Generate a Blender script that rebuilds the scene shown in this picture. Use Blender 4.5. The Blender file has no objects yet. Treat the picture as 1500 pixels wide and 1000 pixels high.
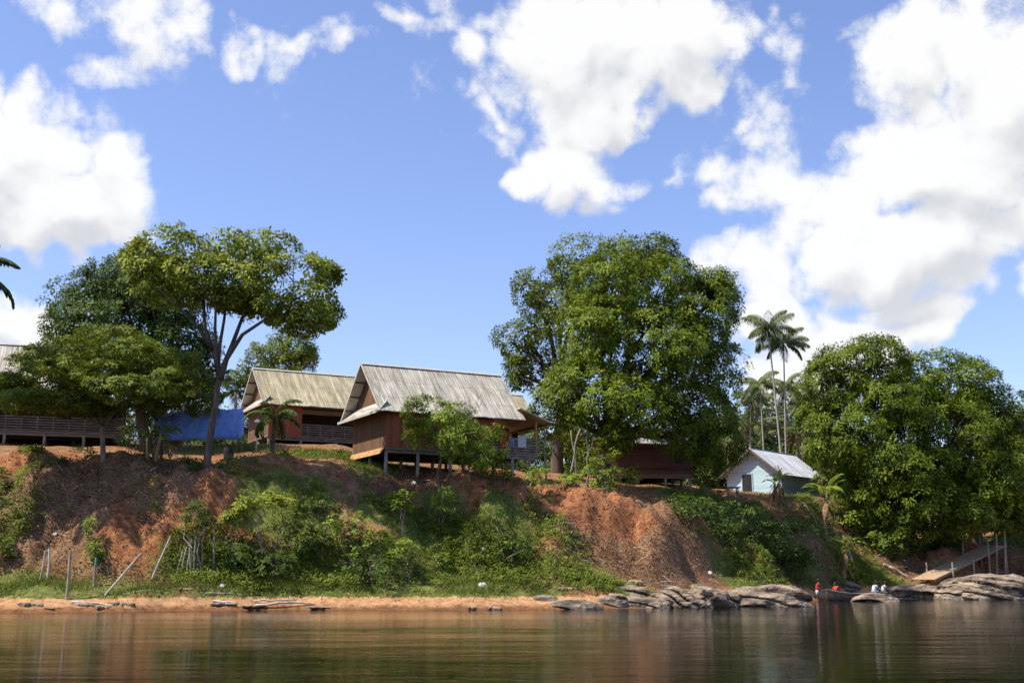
import bpy, math, random
import numpy as np
from mathutils import Vector

# ------------------------------------------------------------------ camera, sky, sun, exposure
SC = bpy.context.scene
F_PX, HOR, CAM_H = 1700.0, 836.0, 1.9
TH = math.atan((HOR - 500.0) / F_PX)
cam_d = bpy.data.cameras.new("camera")
cam = bpy.data.objects.new("camera", cam_d)
SC.collection.objects.link(cam)
cam_d.sensor_width = 36.0
cam_d.lens = 36.0 * F_PX / 1500.0
cam_d.clip_start, cam_d.clip_end = 0.1, 5000.0
cam.location = (0, 0, CAM_H)
cam.rotation_euler = (math.pi / 2 + TH, 0, 0)
SC.camera = cam
SC.view_settings.view_transform = 'Standard'
SC.view_settings.look = 'None'
SC.view_settings.exposure = 0.6
SC.view_settings.gamma = 1.0
SC.view_settings.use_curve_mapping = False
SC.render.engine = 'CYCLES'
SC.cycles.max_bounces = 6
SC.cycles.diffuse_bounces = 2
SC.cycles.glossy_bounces = 3
SC.cycles.transmission_bounces = 2
SC.cycles.transparent_max_bounces = 4
SC.cycles.caustics_reflective = False
SC.cycles.caustics_refractive = False

SUN_EL = math.radians(57)
SUN_H = (-0.958, -0.287)                      # horizontal direction towards the sun
sd = bpy.data.lights.new("sun", 'SUN')
sd.energy, sd.angle, sd.color = 4.9, math.radians(0.5), (1.0, 0.92, 0.78)
sun = bpy.data.objects.new("sun", sd)
SC.collection.objects.link(sun)
sv = Vector((SUN_H[0] * math.cos(SUN_EL), SUN_H[1] * math.cos(SUN_EL), math.sin(SUN_EL)))
sun.rotation_euler = sv.to_track_quat('Z', 'Y').to_euler()
sun.location = (0, 0, 60)

def px_dir(px, py):
    u, v = (px - 750.0) / F_PX, (500.0 - py) / F_PX
    return np.array([u, math.cos(TH) - v * math.sin(TH), math.sin(TH) + v * math.cos(TH)])
def P(px, py, D):
    d = px_dir(px, py)
    t = D / d[1]
    return np.array([d[0] * t, D, CAM_H + d[2] * t])
def Pz(px, py, z=0.0):
    d = px_dir(px, py)
    t = (z - CAM_H) / d[2]
    return np.array([d[0] * t, d[1] * t, z])
def xat(px, D):          # world x of a thing near the horizon line at depth D
    return (px - 750.0) / F_PX * D

# ---- world: Nishita sky with cumulus built from direction (azimuth / elevation)
W = bpy.data.worlds.new("World")
SC.world = W
W.use_nodes = True
nt = W.node_tree
nt.nodes.clear()
class NT:
    def __init__(s, tree): s.t = tree
    def n(s, typ, **kw):
        nd = s.t.nodes.new(typ)
        for k, v in kw.items():
            if k.startswith('i_'):
                key = k[2:]
                key = int(key) if key.isdigit() else key.replace('_', ' ')
                nd.inputs[key].default_value = v
            else: setattr(nd, k, v)
        return nd
    def l(s, a, b): s.t.links.new(a, b)
    def m(s, op, a, b=None, c=None, clamp=False):
        nd = s.t.nodes.new('ShaderNodeMath'); nd.operation = op; nd.use_clamp = clamp
        for i, q in enumerate((a, b, c)):
            if q is None: continue
            if hasattr(q, 'links'): s.l(q, nd.inputs[i])
            else: nd.inputs[i].default_value = q
        return nd.outputs[0]
    def vm(s, op, a, b=None, out=0):
        nd = s.t.nodes.new('ShaderNodeVectorMath'); nd.operation = op
        for i, q in enumerate((a, b)):
            if q is None: continue
            if hasattr(q, 'links'): s.l(q, nd.inputs[i])
            else: nd.inputs[i].default_value = q
        return nd.outputs[out]
w = NT(nt)
CLOUDS = [  # px, py, rx, ry, weight
 (20,190,120,95,1.1),(100,230,105,80,1.1),(90,290,120,75,1.1),(-60,230,130,140,1.2),(30,325,140,42,.9),(150,300,60,50,.8),
 (110,25,70,44,.75),(225,55,80,54,.82),(160,98,70,28,.68),
 (415,85,105,48,.75),(350,110,70,40,.62),(500,85,55,45,.65),(600,32,40,28,.28),(668,22,46,38,.34),(440,168,22,18,.18),(615,140,18,26,.15),
 (830,75,130,110,1.1),(960,70,130,100,1.1),(740,120,75,75,.6),(870,160,110,60,1.0),(835,250,85,62,1.0),(895,280,70,42,.8),(700,75,45,40,.6),(705,215,40,18,.2),
 (1340,70,115,95,.95),(1450,130,120,130,1.2),(1400,250,190,120,1.2),(1260,310,130,75,.9),(1310,370,190,65,1.1),(1500,300,110,90,1.1),(1170,395,110,55,.7),
 (1090,240,95,75,.62),(1110,310,85,45,.62),(1060,375,85,24,.6),(1165,95,70,55,.12),(1150,460,90,60,.85),(1260,490,110,52,1.05),(1150,540,110,60,1.0),(1320,440,90,24,.8),(1080,380,60,30,.5),
 (1506,430,32,38,.9),(25,462,58,40,.85),(60,520,80,40,.85),(1000,410,60,25,.6),
 (-500,300,260,90,.9),(-300,60,150,60,.8),(2000,200,300,160,1.0),(1800,480,200,60,.9),(1000,-260,320,120,.9),(300,-300,260,80,.8),(1600,-200,200,120,.9)]
tc = w.n('ShaderNodeTexCoord')
gen = tc.outputs['Generated']
cg = bpy.data.node_groups.new("cloud_field", 'ShaderNodeTree')
cg.interface.new_socket("Dir", in_out='INPUT', socket_type='NodeSocketVector')
cg.interface.new_socket("F", in_out='OUTPUT', socket_type='NodeSocketFloat')
cg.interface.new_socket("A", in_out='OUTPUT', socket_type='NodeSocketFloat')
g = NT(cg)
gi = g.n('NodeGroupInput'); go = g.n('NodeGroupOutput')
dv = gi.outputs[0]
nz1 = g.n('ShaderNodeTexNoise', i_Scale=9.0, i_Detail=3.0, i_Roughness=0.55); g.l(dv, nz1.inputs['Vector'])
wrp = g.vm('SUBTRACT', nz1.outputs['Color'], (0.5, 0.5, 0.5))
wrp = g.vm('SCALE', wrp); wrp.node.inputs['Scale'].default_value = 0.085
dw = g.vm('ADD', dv, wrp)
sp = g.n('ShaderNodeSeparateXYZ'); g.l(dw, sp.inputs[0])
az = g.m('ARCTAN2', sp.outputs[0], sp.outputs[1])
hyp = g.m('SQRT', g.m('ADD', g.m('MULTIPLY', sp.outputs[0], sp.outputs[0]), g.m('MULTIPLY', sp.outputs[1], sp.outputs[1])))
el = g.m('ARCTAN2', sp.outputs[2], hyp)
cb = g.n('ShaderNodeCombineXYZ'); g.l(az, cb.inputs[0]); g.l(el, cb.inputs[1])
acc = None
for (cx, cy, rx, ry, wt) in CLOUDS:
    d = px_dir(cx, cy)
    a0 = math.atan2(d[0], d[1]); e0 = math.atan2(d[2], math.hypot(d[0], d[1]))
    dn = np.linalg.norm(d)
    ra, re = rx * 1.22 / F_PX / dn / math.cos(e0) , ry * 1.22 / F_PX / dn
    q = g.vm('SUBTRACT', cb.outputs[0], (a0, e0, 0))
    q = g.vm('MULTIPLY', q, (1 / ra, 1 / re, 0))
    dd = g.vm('DOT_PRODUCT', q, q, out=1)
    f = g.m('MULTIPLY_ADD', dd, -wt, wt)          # wt*(1-d^2)
    acc = f if acc is None else g.m('SMOOTH_MAX', acc, f, 0.25)
acc = g.m('MAXIMUM', acc, -0.6)
nz2 = g.n('ShaderNodeTexNoise', i_Scale=15.0, i_Detail=10.0, i_Roughness=0.64); g.l(dv, nz2.inputs['Vector'])
vo = g.n('ShaderNodeTexVoronoi', feature='F1', i_Scale=26.0); g.l(g.vm('ADD', dw, wrp), vo.inputs['Vector'])
vo.normalize = False
f = g.m('MULTIPLY_ADD', g.m('SUBTRACT', nz2.outputs['Fac'], 0.512), 2.3, acc)
f = g.m('MULTIPLY_ADD', g.m('SUBTRACT', 0.42, vo.outputs['Distance']), 0.75, f)
g.l(f, go.inputs[0])
f2 = g.m('MULTIPLY_ADD', g.m('SUBTRACT', nz2.outputs['Fac'], 0.5), 0.55, acc)
f2 = g.m('MULTIPLY_ADD', g.m('SUBTRACT', 0.42, vo.outputs['Distance']), 0.35, f2)
g.l(g.m('MULTIPLY_ADD', g.m('SUBTRACT', nz1.outputs['Fac'], 0.5), 0.5, f2), go.inputs[1])
def field(vec):
    gn = w.n('ShaderNodeGroup'); gn.node_tree = cg; w.l(vec, gn.inputs[0]); return gn.outputs
o0_ = field(gen); o1_ = field(w.vm('ADD', gen, (-0.010, 0.0, 0.030)))
f0 = o0_[0]
mask = w.n('ShaderNodeMapRange', interpolation_type='SMOOTHSTEP', i_1=0.06, i_2=0.66); w.l(f0, mask.inputs[0])
df = w.m('SUBTRACT', o1_[1], o0_[1])
shade = w.n('ShaderNodeMapRange', interpolation_type='SMOOTHSTEP', i_1=-0.12, i_2=0.46); w.l(df, shade.inputs[0])
thick = w.n('ShaderNodeMapRange', interpolation_type='SMOOTHSTEP', i_1=0.35, i_2=1.1); w.l(o1_[1], thick.inputs[0])
shd = w.m('MULTIPLY', shade.outputs[0], thick.outputs[0])
sky = w.n('ShaderNodeTexSky', sky_type='NISHITA', sun_disc=False, sun_elevation=SUN_EL, altitude=0.0, air_density=1.0, dust_density=0.8, ozone_density=1.6)
sky.sun_rotation = math.atan2(SUN_H[0], SUN_H[1])
skyt = w.n('ShaderNodeMix', data_type='RGBA', blend_type='MULTIPLY'); skyt.inputs[0].default_value = 1.0
w.l(sky.outputs[0], skyt.inputs[6]); skyt.inputs[7].default_value = (1.02, 1.00, 1.20, 1)
cm = w.n('ShaderNodeMix', data_type='RGBA')
w.l(shd, cm.inputs[0]); cm.inputs[6].default_value = (5.55, 5.55, 5.5, 1); cm.inputs[7].default_value = (3.85, 3.95, 4.15, 1)
sk = w.n('ShaderNodeMix', data_type='RGBA')
w.l(w.m('MULTIPLY', mask.outputs[0], 0.97), sk.inputs[0]); w.l(skyt.outputs[2], sk.inputs[6]); w.l(cm.outputs[2], sk.inputs[7])
bg = w.n('ShaderNodeBackground'); bg.inputs['Strength'].default_value = 0.12
w.l(sk.outputs[2], bg.inputs[0])
wo = w.n('ShaderNodeOutputWorld'); w.l(bg.outputs[0], wo.inputs[0])

# ------------------------------------------------------------------ helpers
RNG = np.random.default_rng(7)
random.seed(7)
def nrm(v): return v / np.maximum(np.linalg.norm(v, axis=-1, keepdims=True), 1e-9)
def _hash(ix, iy, iz):
    h = (ix * 374761393 + iy * 668265263 + iz * 2147483647 + 1013904223).astype(np.int64)
    h = (h ^ (h >> 13)) * 1274126177
    h = h ^ (h >> 16)
    return (h & 0xFFFFFF) / float(0xFFFFFF)
def vnoise(p):
    i = np.floor(p).astype(np.int64); f = p - i; f = f * f * (3 - 2 * f)
    r = 0
    for dx in (0, 1):
        for dy in (0, 1):
            for dz in (0, 1):
                wt = (f[..., 0] if dx else 1 - f[..., 0]) * (f[..., 1] if dy else 1 - f[..., 1]) * (f[..., 2] if dz else 1 - f[..., 2])
                r = r + wt * _hash(i[..., 0] + dx, i[..., 1] + dy, i[..., 2] + dz)
    return r * 2 - 1
def fbm(p, oct=4, rough=0.5):
    r, a, s = 0, 1.0, 1.0
    for o in range(oct):
        r = r + a * vnoise(p * s + 17.3 * o); a *= rough; s *= 2.03
    return r
def tag(o, label=None, cat=None, group=None, kind=None):
    if label: o['label'] = label
    if cat: o['category'] = cat
    if group: o['group'] = group
    if kind: o['kind'] = kind
    return o
def thing(name, loc, label, cat, group=None, rz=0.0):
    o = bpy.data.objects.new(name, None); SC.collection.objects.link(o)
    o.location = tuple(float(c) for c in loc); o.rotation_euler = (0, 0, rz); o.empty_display_size = 0.3
    return tag(o, label, cat, group)
def link(name, me, mat, parent=None, loc=None):
    o = bpy.data.objects.new(name, me); SC.collection.objects.link(o)
    if mat is not None:
        for mm in (mat if isinstance(mat, (list, tuple)) else [mat]): me.materials.append(mm)
    if parent is not None: o.parent = parent
    if loc is not None: o.location = tuple(float(c) for c in loc)
    return o
class MB:
    def __init__(s): s.v = []; s.f = []; s.n = 0
    def add(s, verts, faces):
        verts = np.asarray(verts, float).reshape(-1, 3)
        s.v.append(verts); s.f += [tuple(int(i) + s.n for i in f) for f in faces]; s.n += len(verts); return s
    def box(s, c, sz, rz=0.0, ry=0.0, jit=0.0):
        h = np.array(sz) / 2.0
        q = np.array([[x, y, z] for x in (-1, 1) for y in (-1, 1) for z in (-1, 1)], float) * h
        if ry: q = q @ np.array([[math.cos(ry), 0, -math.sin(ry)], [0, 1, 0], [math.sin(ry), 0, math.cos(ry)]])
        if rz: q = q @ np.array([[math.cos(rz), math.sin(rz), 0], [-math.sin(rz), math.cos(rz), 0], [0, 0, 1]])
        return s.add(q + np.array(c), [(0,1,3,2),(4,6,7,5),(0,4,5,1),(2,3,7,6),(0,2,6,4),(1,5,7,3)])
    def slab(s, quad, t):     # a quad given by four corners, thickened along its normal
        q = np.array(quad, float); n = np.cross(q[1] - q[0], q[2] - q[0]); n = n / np.linalg.norm(n) * t
        return s.add(np.vstack([q, q - n]), [(0,1,2,3),(7,6,5,4),(0,4,5,1),(1,5,6,2),(2,6,7,3),(3,7,4,0)])
    def bar(s, a, b, w_, h_=None):
        a = np.array(a, float); b = np.array(b, float); h_ = h_ or w_
        t = (b - a) / np.linalg.norm(b - a)
        up = np.array([0, 0, 1.0]) if abs(t[2]) < 0.9 else np.array([0, 1.0, 0])
        u = np.cross(t, up); u /= np.linalg.norm(u); v = np.cross(u, t)
        q = [p + u * sx * w_ / 2 + v * sy * h_ / 2 for p in (a, b) for (sx, sy) in ((-1,-1),(1,-1),(1,1),(-1,1))]
        return s.add(q, [(3,2,1,0),(4,5,6,7),(0,1,5,4),(1,2,6,5),(2,3,7,6),(3,0,4,7)])
    def tube(s, pts, rad, seg=7, cap=True):
        pts = np.array(pts, float); n = len(pts)
        rad = np.full(n, rad) if np.isscalar(rad) else np.array(rad, float)
        tg = np.gradient(pts, axis=0); tg = nrm(tg)
        u = np.cross(tg[0], [0.31, 0.95, 0.05]); u /= np.linalg.norm(u)
        rings = []
        for i in range(n):
            u = u - tg[i] * np.dot(u, tg[i]); u /= np.linalg.norm(u); v = np.cross(tg[i], u)
            an = np.arange(seg) * 2 * math.pi / seg
            rings.append(pts[i] + rad[i] * (np.outer(np.cos(an), u) + np.outer(np.sin(an), v)))
        fs = [(i*seg+j, i*seg+(j+1)%seg, (i+1)*seg+(j+1)%seg, (i+1)*seg+j) for i in range(n-1) for j in range(seg)]
        if cap: fs += [tuple(range(seg-1, -1, -1)), tuple((n-1)*seg + j for j in range(seg))]
        return s.add(np.vstack(rings), fs)
    def build(s, name, mat, parent=None, loc=(0, 0, 0), smooth=False):
        me = bpy.data.meshes.new(name)
        v = np.vstack(s.v) - np.array(loc, float)
        me.from_pydata(v.tolist(), [], s.f); me.update()
        if smooth: me.shade_smooth()
        return link(name, me, mat, parent, loc if parent is None else None)
def quads(name, V, k, tint, mat, parent=None, loc=(0, 0, 0), lk=True):
    """V (N,k,3) world coordinates, one k-gon each, tint (N,) as a face attribute"""
    N = len(V); me = bpy.data.meshes.new(name)
    me.vertices.add(N * k); me.loops.add(N * k); me.polygons.add(N)
    me.vertices.foreach_set('co', (V.reshape(-1, 3) - np.array(loc, float)).astype(np.float32).ravel())
    me.loops.foreach_set('vertex_index', np.arange(N * k, dtype=np.int32))
    me.polygons.foreach_set('loop_start', np.arange(0, N * k, k, dtype=np.int32))
    me.update(calc_edges=True)
    at = me.attributes.new('tint', 'FLOAT', 'FACE'); at.data.foreach_set('value', np.asarray(tint, np.float32))
    if not lk: return me
    return link(name, me, mat, parent, None if parent is not None else loc)
def leaf_quads(c, ax, n, L, wd):
    side = nrm(np.cross(ax, n)); L = np.reshape(L, (-1, 1)); wd = np.reshape(wd, (-1, 1))
    mid = c + ax * L * 0.45
    return np.stack([c, mid + side * wd / 2, c + ax * L, mid - side * wd / 2], 1)

# ------------------------------------------------------------------ materials
def mat_new(name):
    m = bpy.data.materials.new(name); m.use_nodes = True
    t = NT(m.node_tree); b = m.node_tree.nodes['Principled BSDF']
    return m, t, b
def ramp(t, fac, stops, interp='LINEAR'):
    r = t.n('ShaderNodeValToRGB'); r.color_ramp.interpolation = interp
    el_ = r.color_ramp.elements
    while len(el_) < len(stops): el_.new(0.5)
    for e, (p, c) in zip(el_, stops): e.position = p; e.color = (*c, 1)
    t.l(fac, r.inputs[0]); return r.outputs[0]
def noise_fac(t, scale, detail=5, rough=0.55, coords='Object', stretch=(1, 1, 1)):
    c = t.n('ShaderNodeTexCoord'); mp = t.n('ShaderNodeMapping'); mp.inputs['Scale'].default_value = stretch
    t.l(c.outputs[coords], mp.inputs[0])
    nz = t.n('ShaderNodeTexNoise', i_Scale=scale, i_Detail=detail, i_Roughness=rough); t.l(mp.outputs[0], nz.inputs['Vector'])
    return nz.outputs['Fac']
def mat_noise(name, stops, scale=3.0, stretch=(1, 1, 1), rough=0.85, bump=0.3, bscale=None, detail=5, bdist=0.03, spec=0.3):
    m, t, b = mat_new(name)
    f = noise_fac(t, scale, detail, 0.6, stretch=stretch)
    t.l(ramp(t, f, stops), b.inputs['Base Color'])
    b.inputs['Roughness'].default_value = rough; b.inputs['Specular IOR Level'].default_value = spec
    if bump:
        f2 = noise_fac(t, bscale or scale * 4, 5, 0.6, stretch=stretch)
        bp = t.n('ShaderNodeBump'); bp.inputs['Strength'].default_value = bump; bp.inputs['Distance'].default_value = bdist
        t.l(f2, bp.inputs['Height']); t.l(bp.outputs[0], b.inputs['Normal'])
    return m
def mat_leaf(name, dark, mid, light, trans=0.22, rough=0.55, spec=0.14):
    m, t, b = mat_new(name)
    at = t.n('ShaderNodeAttribute', attribute_name='tint')
    col = ramp(t, at.outputs['Fac'], [(0.0, dark), (0.5, mid), (1.0, light)])
    t.l(col, b.inputs['Base Color'])
    b.inputs['Roughness'].default_value = rough; b.inputs['Specular IOR Level'].default_value = spec
    tr = t.n('ShaderNodeBsdfTranslucent')
    hs = t.n('ShaderNodeHueSaturation', i_Value=1.2, i_Saturation=1.05, i_Hue=0.49); t.l(col, hs.inputs['Color']); t.l(hs.outputs[0], tr.inputs[0])
    mx = t.n('ShaderNodeMixShader'); mx.inputs[0].default_value = trans
    t.l(b.outputs[0], mx.inputs[1]); t.l(tr.outputs[0], mx.inputs[2])
    t.l(mx.outputs[0], m.node_tree.nodes['Material Output'].inputs[0])
    return m
M = {}
M['leaf_mango'] = mat_leaf('leaf_mango', (.04,.068,.006), (.12,.172,.012), (.25,.295,.028))
M['leaf_dark'] = mat_leaf('leaf_dark', (.035,.062,.010), (.07,.115,.016), (.13,.18,.03))
M['leaf_light'] = mat_leaf('leaf_light', (.11,.145,.014), (.215,.265,.03), (.36,.38,.06))
M['leaf_olive'] = mat_leaf('leaf_olive', (.05,.08,.009), (.13,.175,.02), (.25,.28,.04))
M['leaf_bright'] = mat_leaf('leaf_bright', (.08,.125,.012), (.18,.26,.025), (.32,.38,.06))
M['leaf_shrub'] = mat_leaf('leaf_shrub', (.05,.085,.010), (.12,.18,.02), (.24,.29,.04))
M['leaf_far'] = mat_leaf('leaf_far', (.05,.08,.025), (.09,.13,.035), (.14,.17,.05))
M['frond'] = mat_leaf('frond', (.03,.06,.015), (.055,.10,.02), (.12,.16,.04), trans=.2)
M['frond_pale'] = mat_leaf('frond_pale', (.10,.14,.05), (.15,.19,.07), (.26,.26,.12), trans=.25)
M['frond_mid'] = mat_leaf('frond_mid', (.06,.085,.03), (.10,.135,.045), (.19,.21,.09), trans=.2)
M['frond_dry'] = mat_leaf('frond_dry', (.15,.10,.04), (.26,.19,.08), (.38,.30,.13), trans=.2)
M['banana'] = mat_leaf('banana', (.08,.14,.02), (.17,.26,.04), (.30,.34,.06), trans=.35, rough=.35)
M['dead_leaf'] = mat_leaf('dead_leaf', (.08,.036,.017), (.17,.085,.04), (.34,.22,.12), trans=.1, rough=.8)
M['grass'] = mat_leaf('grass', (.07,.10,.015), (.13,.18,.025), (.26,.26,.07), trans=.25, rough=.6)
M['bark'] = mat_noise('bark', [(.3,(.06,.045,.03)),(.7,(.17,.13,.095))], 5, (1,1,.25), bump=.5)
M['bark_pale'] = mat_noise('bark_pale', [(.3,(.14,.11,.085)),(.7,(.33,.28,.22))], 4, (1,1,.4), bump=.4)
M['palm_bark'] = mat_noise('palm_bark', [(.3,(.20,.18,.14)),(.7,(.42,.39,.33))], 4, (1,1,3), bump=.3)
M['banana_stem'] = mat_noise('banana_stem', [(.3,(.13,.07,.03)),(.6,(.28,.19,.09)),(.8,(.25,.27,.10))], 5, (1,1,.3), bump=.3)
M['wood_grey'] = mat_noise('wood_grey', [(.3,(.11,.095,.075)),(.7,(.28,.24,.19))], 6, (.3,1,1), bump=.35, bdist=.01)
M['wood_post'] = mat_noise('wood_post', [(.3,(.17,.145,.11)),(.7,(.40,.36,.29))], 6, (1,1,.2), bump=.35, bdist=.01)
M['wood_orange'] = mat_noise('wood_orange', [(.3,(.28,.15,.06)),(.7,(.50,.30,.13))], 6, (1,.4,1), bump=.3, bdist=.01)
M['ramp_wood'] = mat_noise('ramp_wood', [(.3,(.26,.17,.10)),(.7,(.50,.36,.22))], 6, bump=.3, bdist=.01)
M['driftwood'] = mat_noise('driftwood', [(.3,(.30,.25,.20)),(.7,(.60,.54,.45))], 6, (1,1,.3), bump=.4, bdist=.01)
def mat_planks(name, stops, pitch, axis='X', gap=.35, rough=.8):
    m, t, b = mat_new(name)
    c = t.n('ShaderNodeTexCoord'); s = t.n('ShaderNodeSeparateXYZ'); t.l(c.outputs['Object'], s.inputs[0])
    comp = {'X': s.outputs[0], 'Y': s.outputs[1], 'Z': s.outputs[2]}
    q = t.m('ADD', comp[axis], comp['Y']) if axis == 'X' else comp[axis]
    q = t.m('DIVIDE', q, pitch)
    idx = t.m('FLOOR', q); fr = t.m('FRACT', q)
    wn = t.n('ShaderNodeTexWhiteNoise', noise_dimensions='1D'); t.l(idx, wn.inputs['W'])
    st = (4, 4, .5) if axis != 'Z' else (.5, .5, 4)
    nf = noise_fac(t, 2.0, 5, .6, stretch=st)
    mixv = t.m('ADD', t.m('MULTIPLY', wn.outputs['Value'], .4), t.m('MULTIPLY', nf, .6))
    col = ramp(t, mixv, stops)
    ed = t.m('GREATER_THAN', t.m('ABSOLUTE', t.m('SUBTRACT', fr, .5)), .47)
    bp = t.n('ShaderNodeBump', i_Strength=.6, i_Distance=.012); t.l(t.m('SUBTRACT', 1.0, ed), bp.inputs['Height'])
    mm = t.n('ShaderNodeMix', data_type='RGBA', blend_type='MULTIPLY'); t.l(t.m('MULTIPLY', ed, gap + .3), mm.inputs[0])
    t.l(col, mm.inputs[6]); mm.inputs[7].default_value = (.25, .2, .18, 1)
    t.l(mm.outputs[2], b.inputs['Base Color']); t.l(bp.outputs[0], b.inputs['Normal'])
    b.inputs['Roughness'].default_value = rough; b.inputs['Specular IOR Level'].default_value = .25
    return m
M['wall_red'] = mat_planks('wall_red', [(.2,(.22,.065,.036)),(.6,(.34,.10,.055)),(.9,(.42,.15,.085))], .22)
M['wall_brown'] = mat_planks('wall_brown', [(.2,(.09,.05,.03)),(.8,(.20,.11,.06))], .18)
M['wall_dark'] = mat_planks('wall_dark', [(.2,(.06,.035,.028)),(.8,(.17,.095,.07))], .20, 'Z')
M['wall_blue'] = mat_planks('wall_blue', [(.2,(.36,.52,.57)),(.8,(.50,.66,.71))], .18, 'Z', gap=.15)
M['wall_blue_shaded'] = mat_planks('wall_blue_shaded', [(.2,(.16,.26,.26)),(.8,(.24,.36,.35))], .18, 'Z', gap=.15)  # cottage boards in shade: the blue painted darker and greener for the side walls
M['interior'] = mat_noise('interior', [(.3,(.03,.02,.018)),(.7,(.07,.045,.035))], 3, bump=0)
def mat_roof(name, base, streak, moss, pitch=.9, mossy=.5):
    m, t, b = mat_new(name)
    c = t.n('ShaderNodeTexCoord'); s = t.n('ShaderNodeSeparateXYZ'); t.l(c.outputs['Object'], s.inputs[0])
    st = noise_fac(t, 1.6, 6, .65, stretch=(2.6, .28, .28))
    st2 = noise_fac(t, .5, 6, .7, stretch=(1, 1, 1))
    col = ramp(t, st, [(.38, streak), (.50, base), (.64, tuple(min(1, x * 1.45) for x in base))])
    mf = t.n('ShaderNodeMapRange', interpolation_type='SMOOTHSTEP', i_1=.45, i_2=.68); t.l(st2, mf.inputs[0])
    mm = t.n('ShaderNodeMix', data_type='RGBA'); t.l(t.m('MULTIPLY', mf.outputs[0], mossy), mm.inputs[0]); t.l(col, mm.inputs[6]); mm.inputs[7].default_value = (*moss, 1)
    q = t.m('DIVIDE', s.outputs[0], pitch); fr = t.m('FRACT', q)
    wn = t.n('ShaderNodeTexWhiteNoise', noise_dimensions='1D'); t.l(t.m('FLOOR', q), wn.inputs['W'])
    zq = t.m('FRACT', t.m('MULTIPLY_ADD', wn.outputs['Value'], .12, t.m('DIVIDE', s.outputs[2], 1.25)))
    seam = t.m('MAXIMUM', t.m('GREATER_THAN', fr, .955), t.m('GREATER_THAN', zq, .965))
    m2 = t.n('ShaderNodeMix', data_type='RGBA', blend_type='MULTIPLY'); m2.inputs[0].default_value = 1
    vv = t.m('MULTIPLY', t.m('MULTIPLY_ADD', wn.outputs['Value'], .2, .9), t.m('SUBTRACT', 1.0, t.m('MULTIPLY', seam, .28)))
    cc = t.n('ShaderNodeCombineXYZ'); [t.l(vv, cc.inputs[i]) for i in range(3)]
    t.l(mm.outputs[2], m2.inputs[6]); t.l(cc.outputs[0], m2.inputs[7])
    t.l(m2.outputs[2], b.inputs['Base Color'])
    wv = t.m('SINE', t.m('MULTIPLY', s.outputs[0], 2 * math.pi / .18))
    bp = t.n('ShaderNodeBump', i_Strength=.25, i_Distance=.02); t.l(wv, bp.inputs['Height']); t.l(bp.outputs[0], b.inputs['Normal'])
    b.inputs['Roughness'].default_value = .75; b.inputs['Specular IOR Level'].default_value = .3
    return m
M['roof_grey'] = mat_roof('roof_grey', (.40,.375,.315), (.23,.205,.155), (.27,.24,.17), .95, .6)
M['roof_tan'] = mat_roof('roof_tan', (.37,.325,.215), (.26,.22,.135), (.28,.255,.15), 1.1, .5)
M['roof_pale'] = mat_roof('roof_pale', (.42,.40,.36), (.24,.21,.17), (.24,.22,.16), 1.0, .4)
M['roof_metal'] = mat_roof('roof_metal', (.52,.55,.60), (.38,.40,.44), (.42,.42,.42), .8, .3)
M['soffit'] = mat_noise('soffit', [(.3,(.40,.37,.31)),(.7,(.55,.52,.45))], 2, bump=0)
M['trim'] = mat_noise('trim', [(.3,(.33,.31,.27)),(.7,(.52,.49,.44))], 3, bump=.1)
M['beam'] = mat_noise('beam', [(.3,(.10,.07,.05)),(.7,(.20,.14,.10))], 4, bump=.2)
M['white'] = mat_noise('white', [(.3,(.45,.44,.41)),(.7,(.62,.61,.58))], 3, bump=.1)
M['black'] = mat_noise('black', [(.3,(.015,.015,.017)),(.7,(.035,.035,.035))], 3, bump=.1, rough=.5)
M['slab'] = mat_noise('slab', [(.3,(.10,.075,.05)),(.55,(.27,.19,.12)),(.8,(.42,.31,.20))], 3, bump=.5, bdist=.05)
M['red_cloth'] = mat_noise('red_cloth', [(.3,(.34,.02,.02)),(.7,(.46,.04,.03))], 8, bump=.2)
M['orange_cloth'] = mat_noise('orange_cloth', [(.3,(.50,.05,.02)),(.7,(.60,.09,.04))], 8, bump=.2)
M['white_cloth'] = mat_noise('white_cloth', [(.3,(.36,.37,.40)),(.7,(.55,.56,.58))], 8, bump=.2)
M['blue_cloth'] = mat_noise('blue_cloth', [(.3,(.10,.13,.25)),(.7,(.18,.22,.36))], 8, bump=.2)
M['skin'] = mat_noise('skin', [(.3,(.16,.075,.045)),(.7,(.24,.12,.07))], 8, bump=0, rough=.5)
M['hair'] = mat_noise('hair', [(.3,(.010,.008,.007)),(.7,(.02,.016,.014))], 20, bump=.2, rough=.5)
M['green_paint'] = mat_noise('green_paint', [(.3,(.05,.30,.20)),(.7,(.10,.42,.30))], 6, bump=.1)
# blue tarpaulin, creased
m, t, b = mat_new('tarp'); M['tarp'] = m
t.l(ramp(t, noise_fac(t, 1.2, 5, .6, stretch=(1.2, 1, 1)), [(.3,(.10,.30,.88)),(.7,(.45,.64,.95))]), b.inputs['Base Color'])
b.inputs['Roughness'].default_value = .5; b.inputs['Specular IOR Level'].default_value = .3
bp = t.n('ShaderNodeBump', i_Strength=1.0, i_Distance=.12); t.l(noise_fac(t, 2.5, 5, .65, stretch=(2, .6, .6)), bp.inputs['Height']); t.l(bp.outputs[0], b.inputs['Normal'])
tl = t.n('ShaderNodeBsdfTranslucent'); tl.inputs[0].default_value = (.12, .30, .85, 1)
mx = t.n('ShaderNodeMixShader'); mx.inputs[0].default_value = .35; t.l(b.outputs[0], mx.inputs[1]); t.l(tl.outputs[0], mx.inputs[2]); t.l(mx.outputs[0], m.node_tree.nodes['Material Output'].inputs[0])
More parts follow.
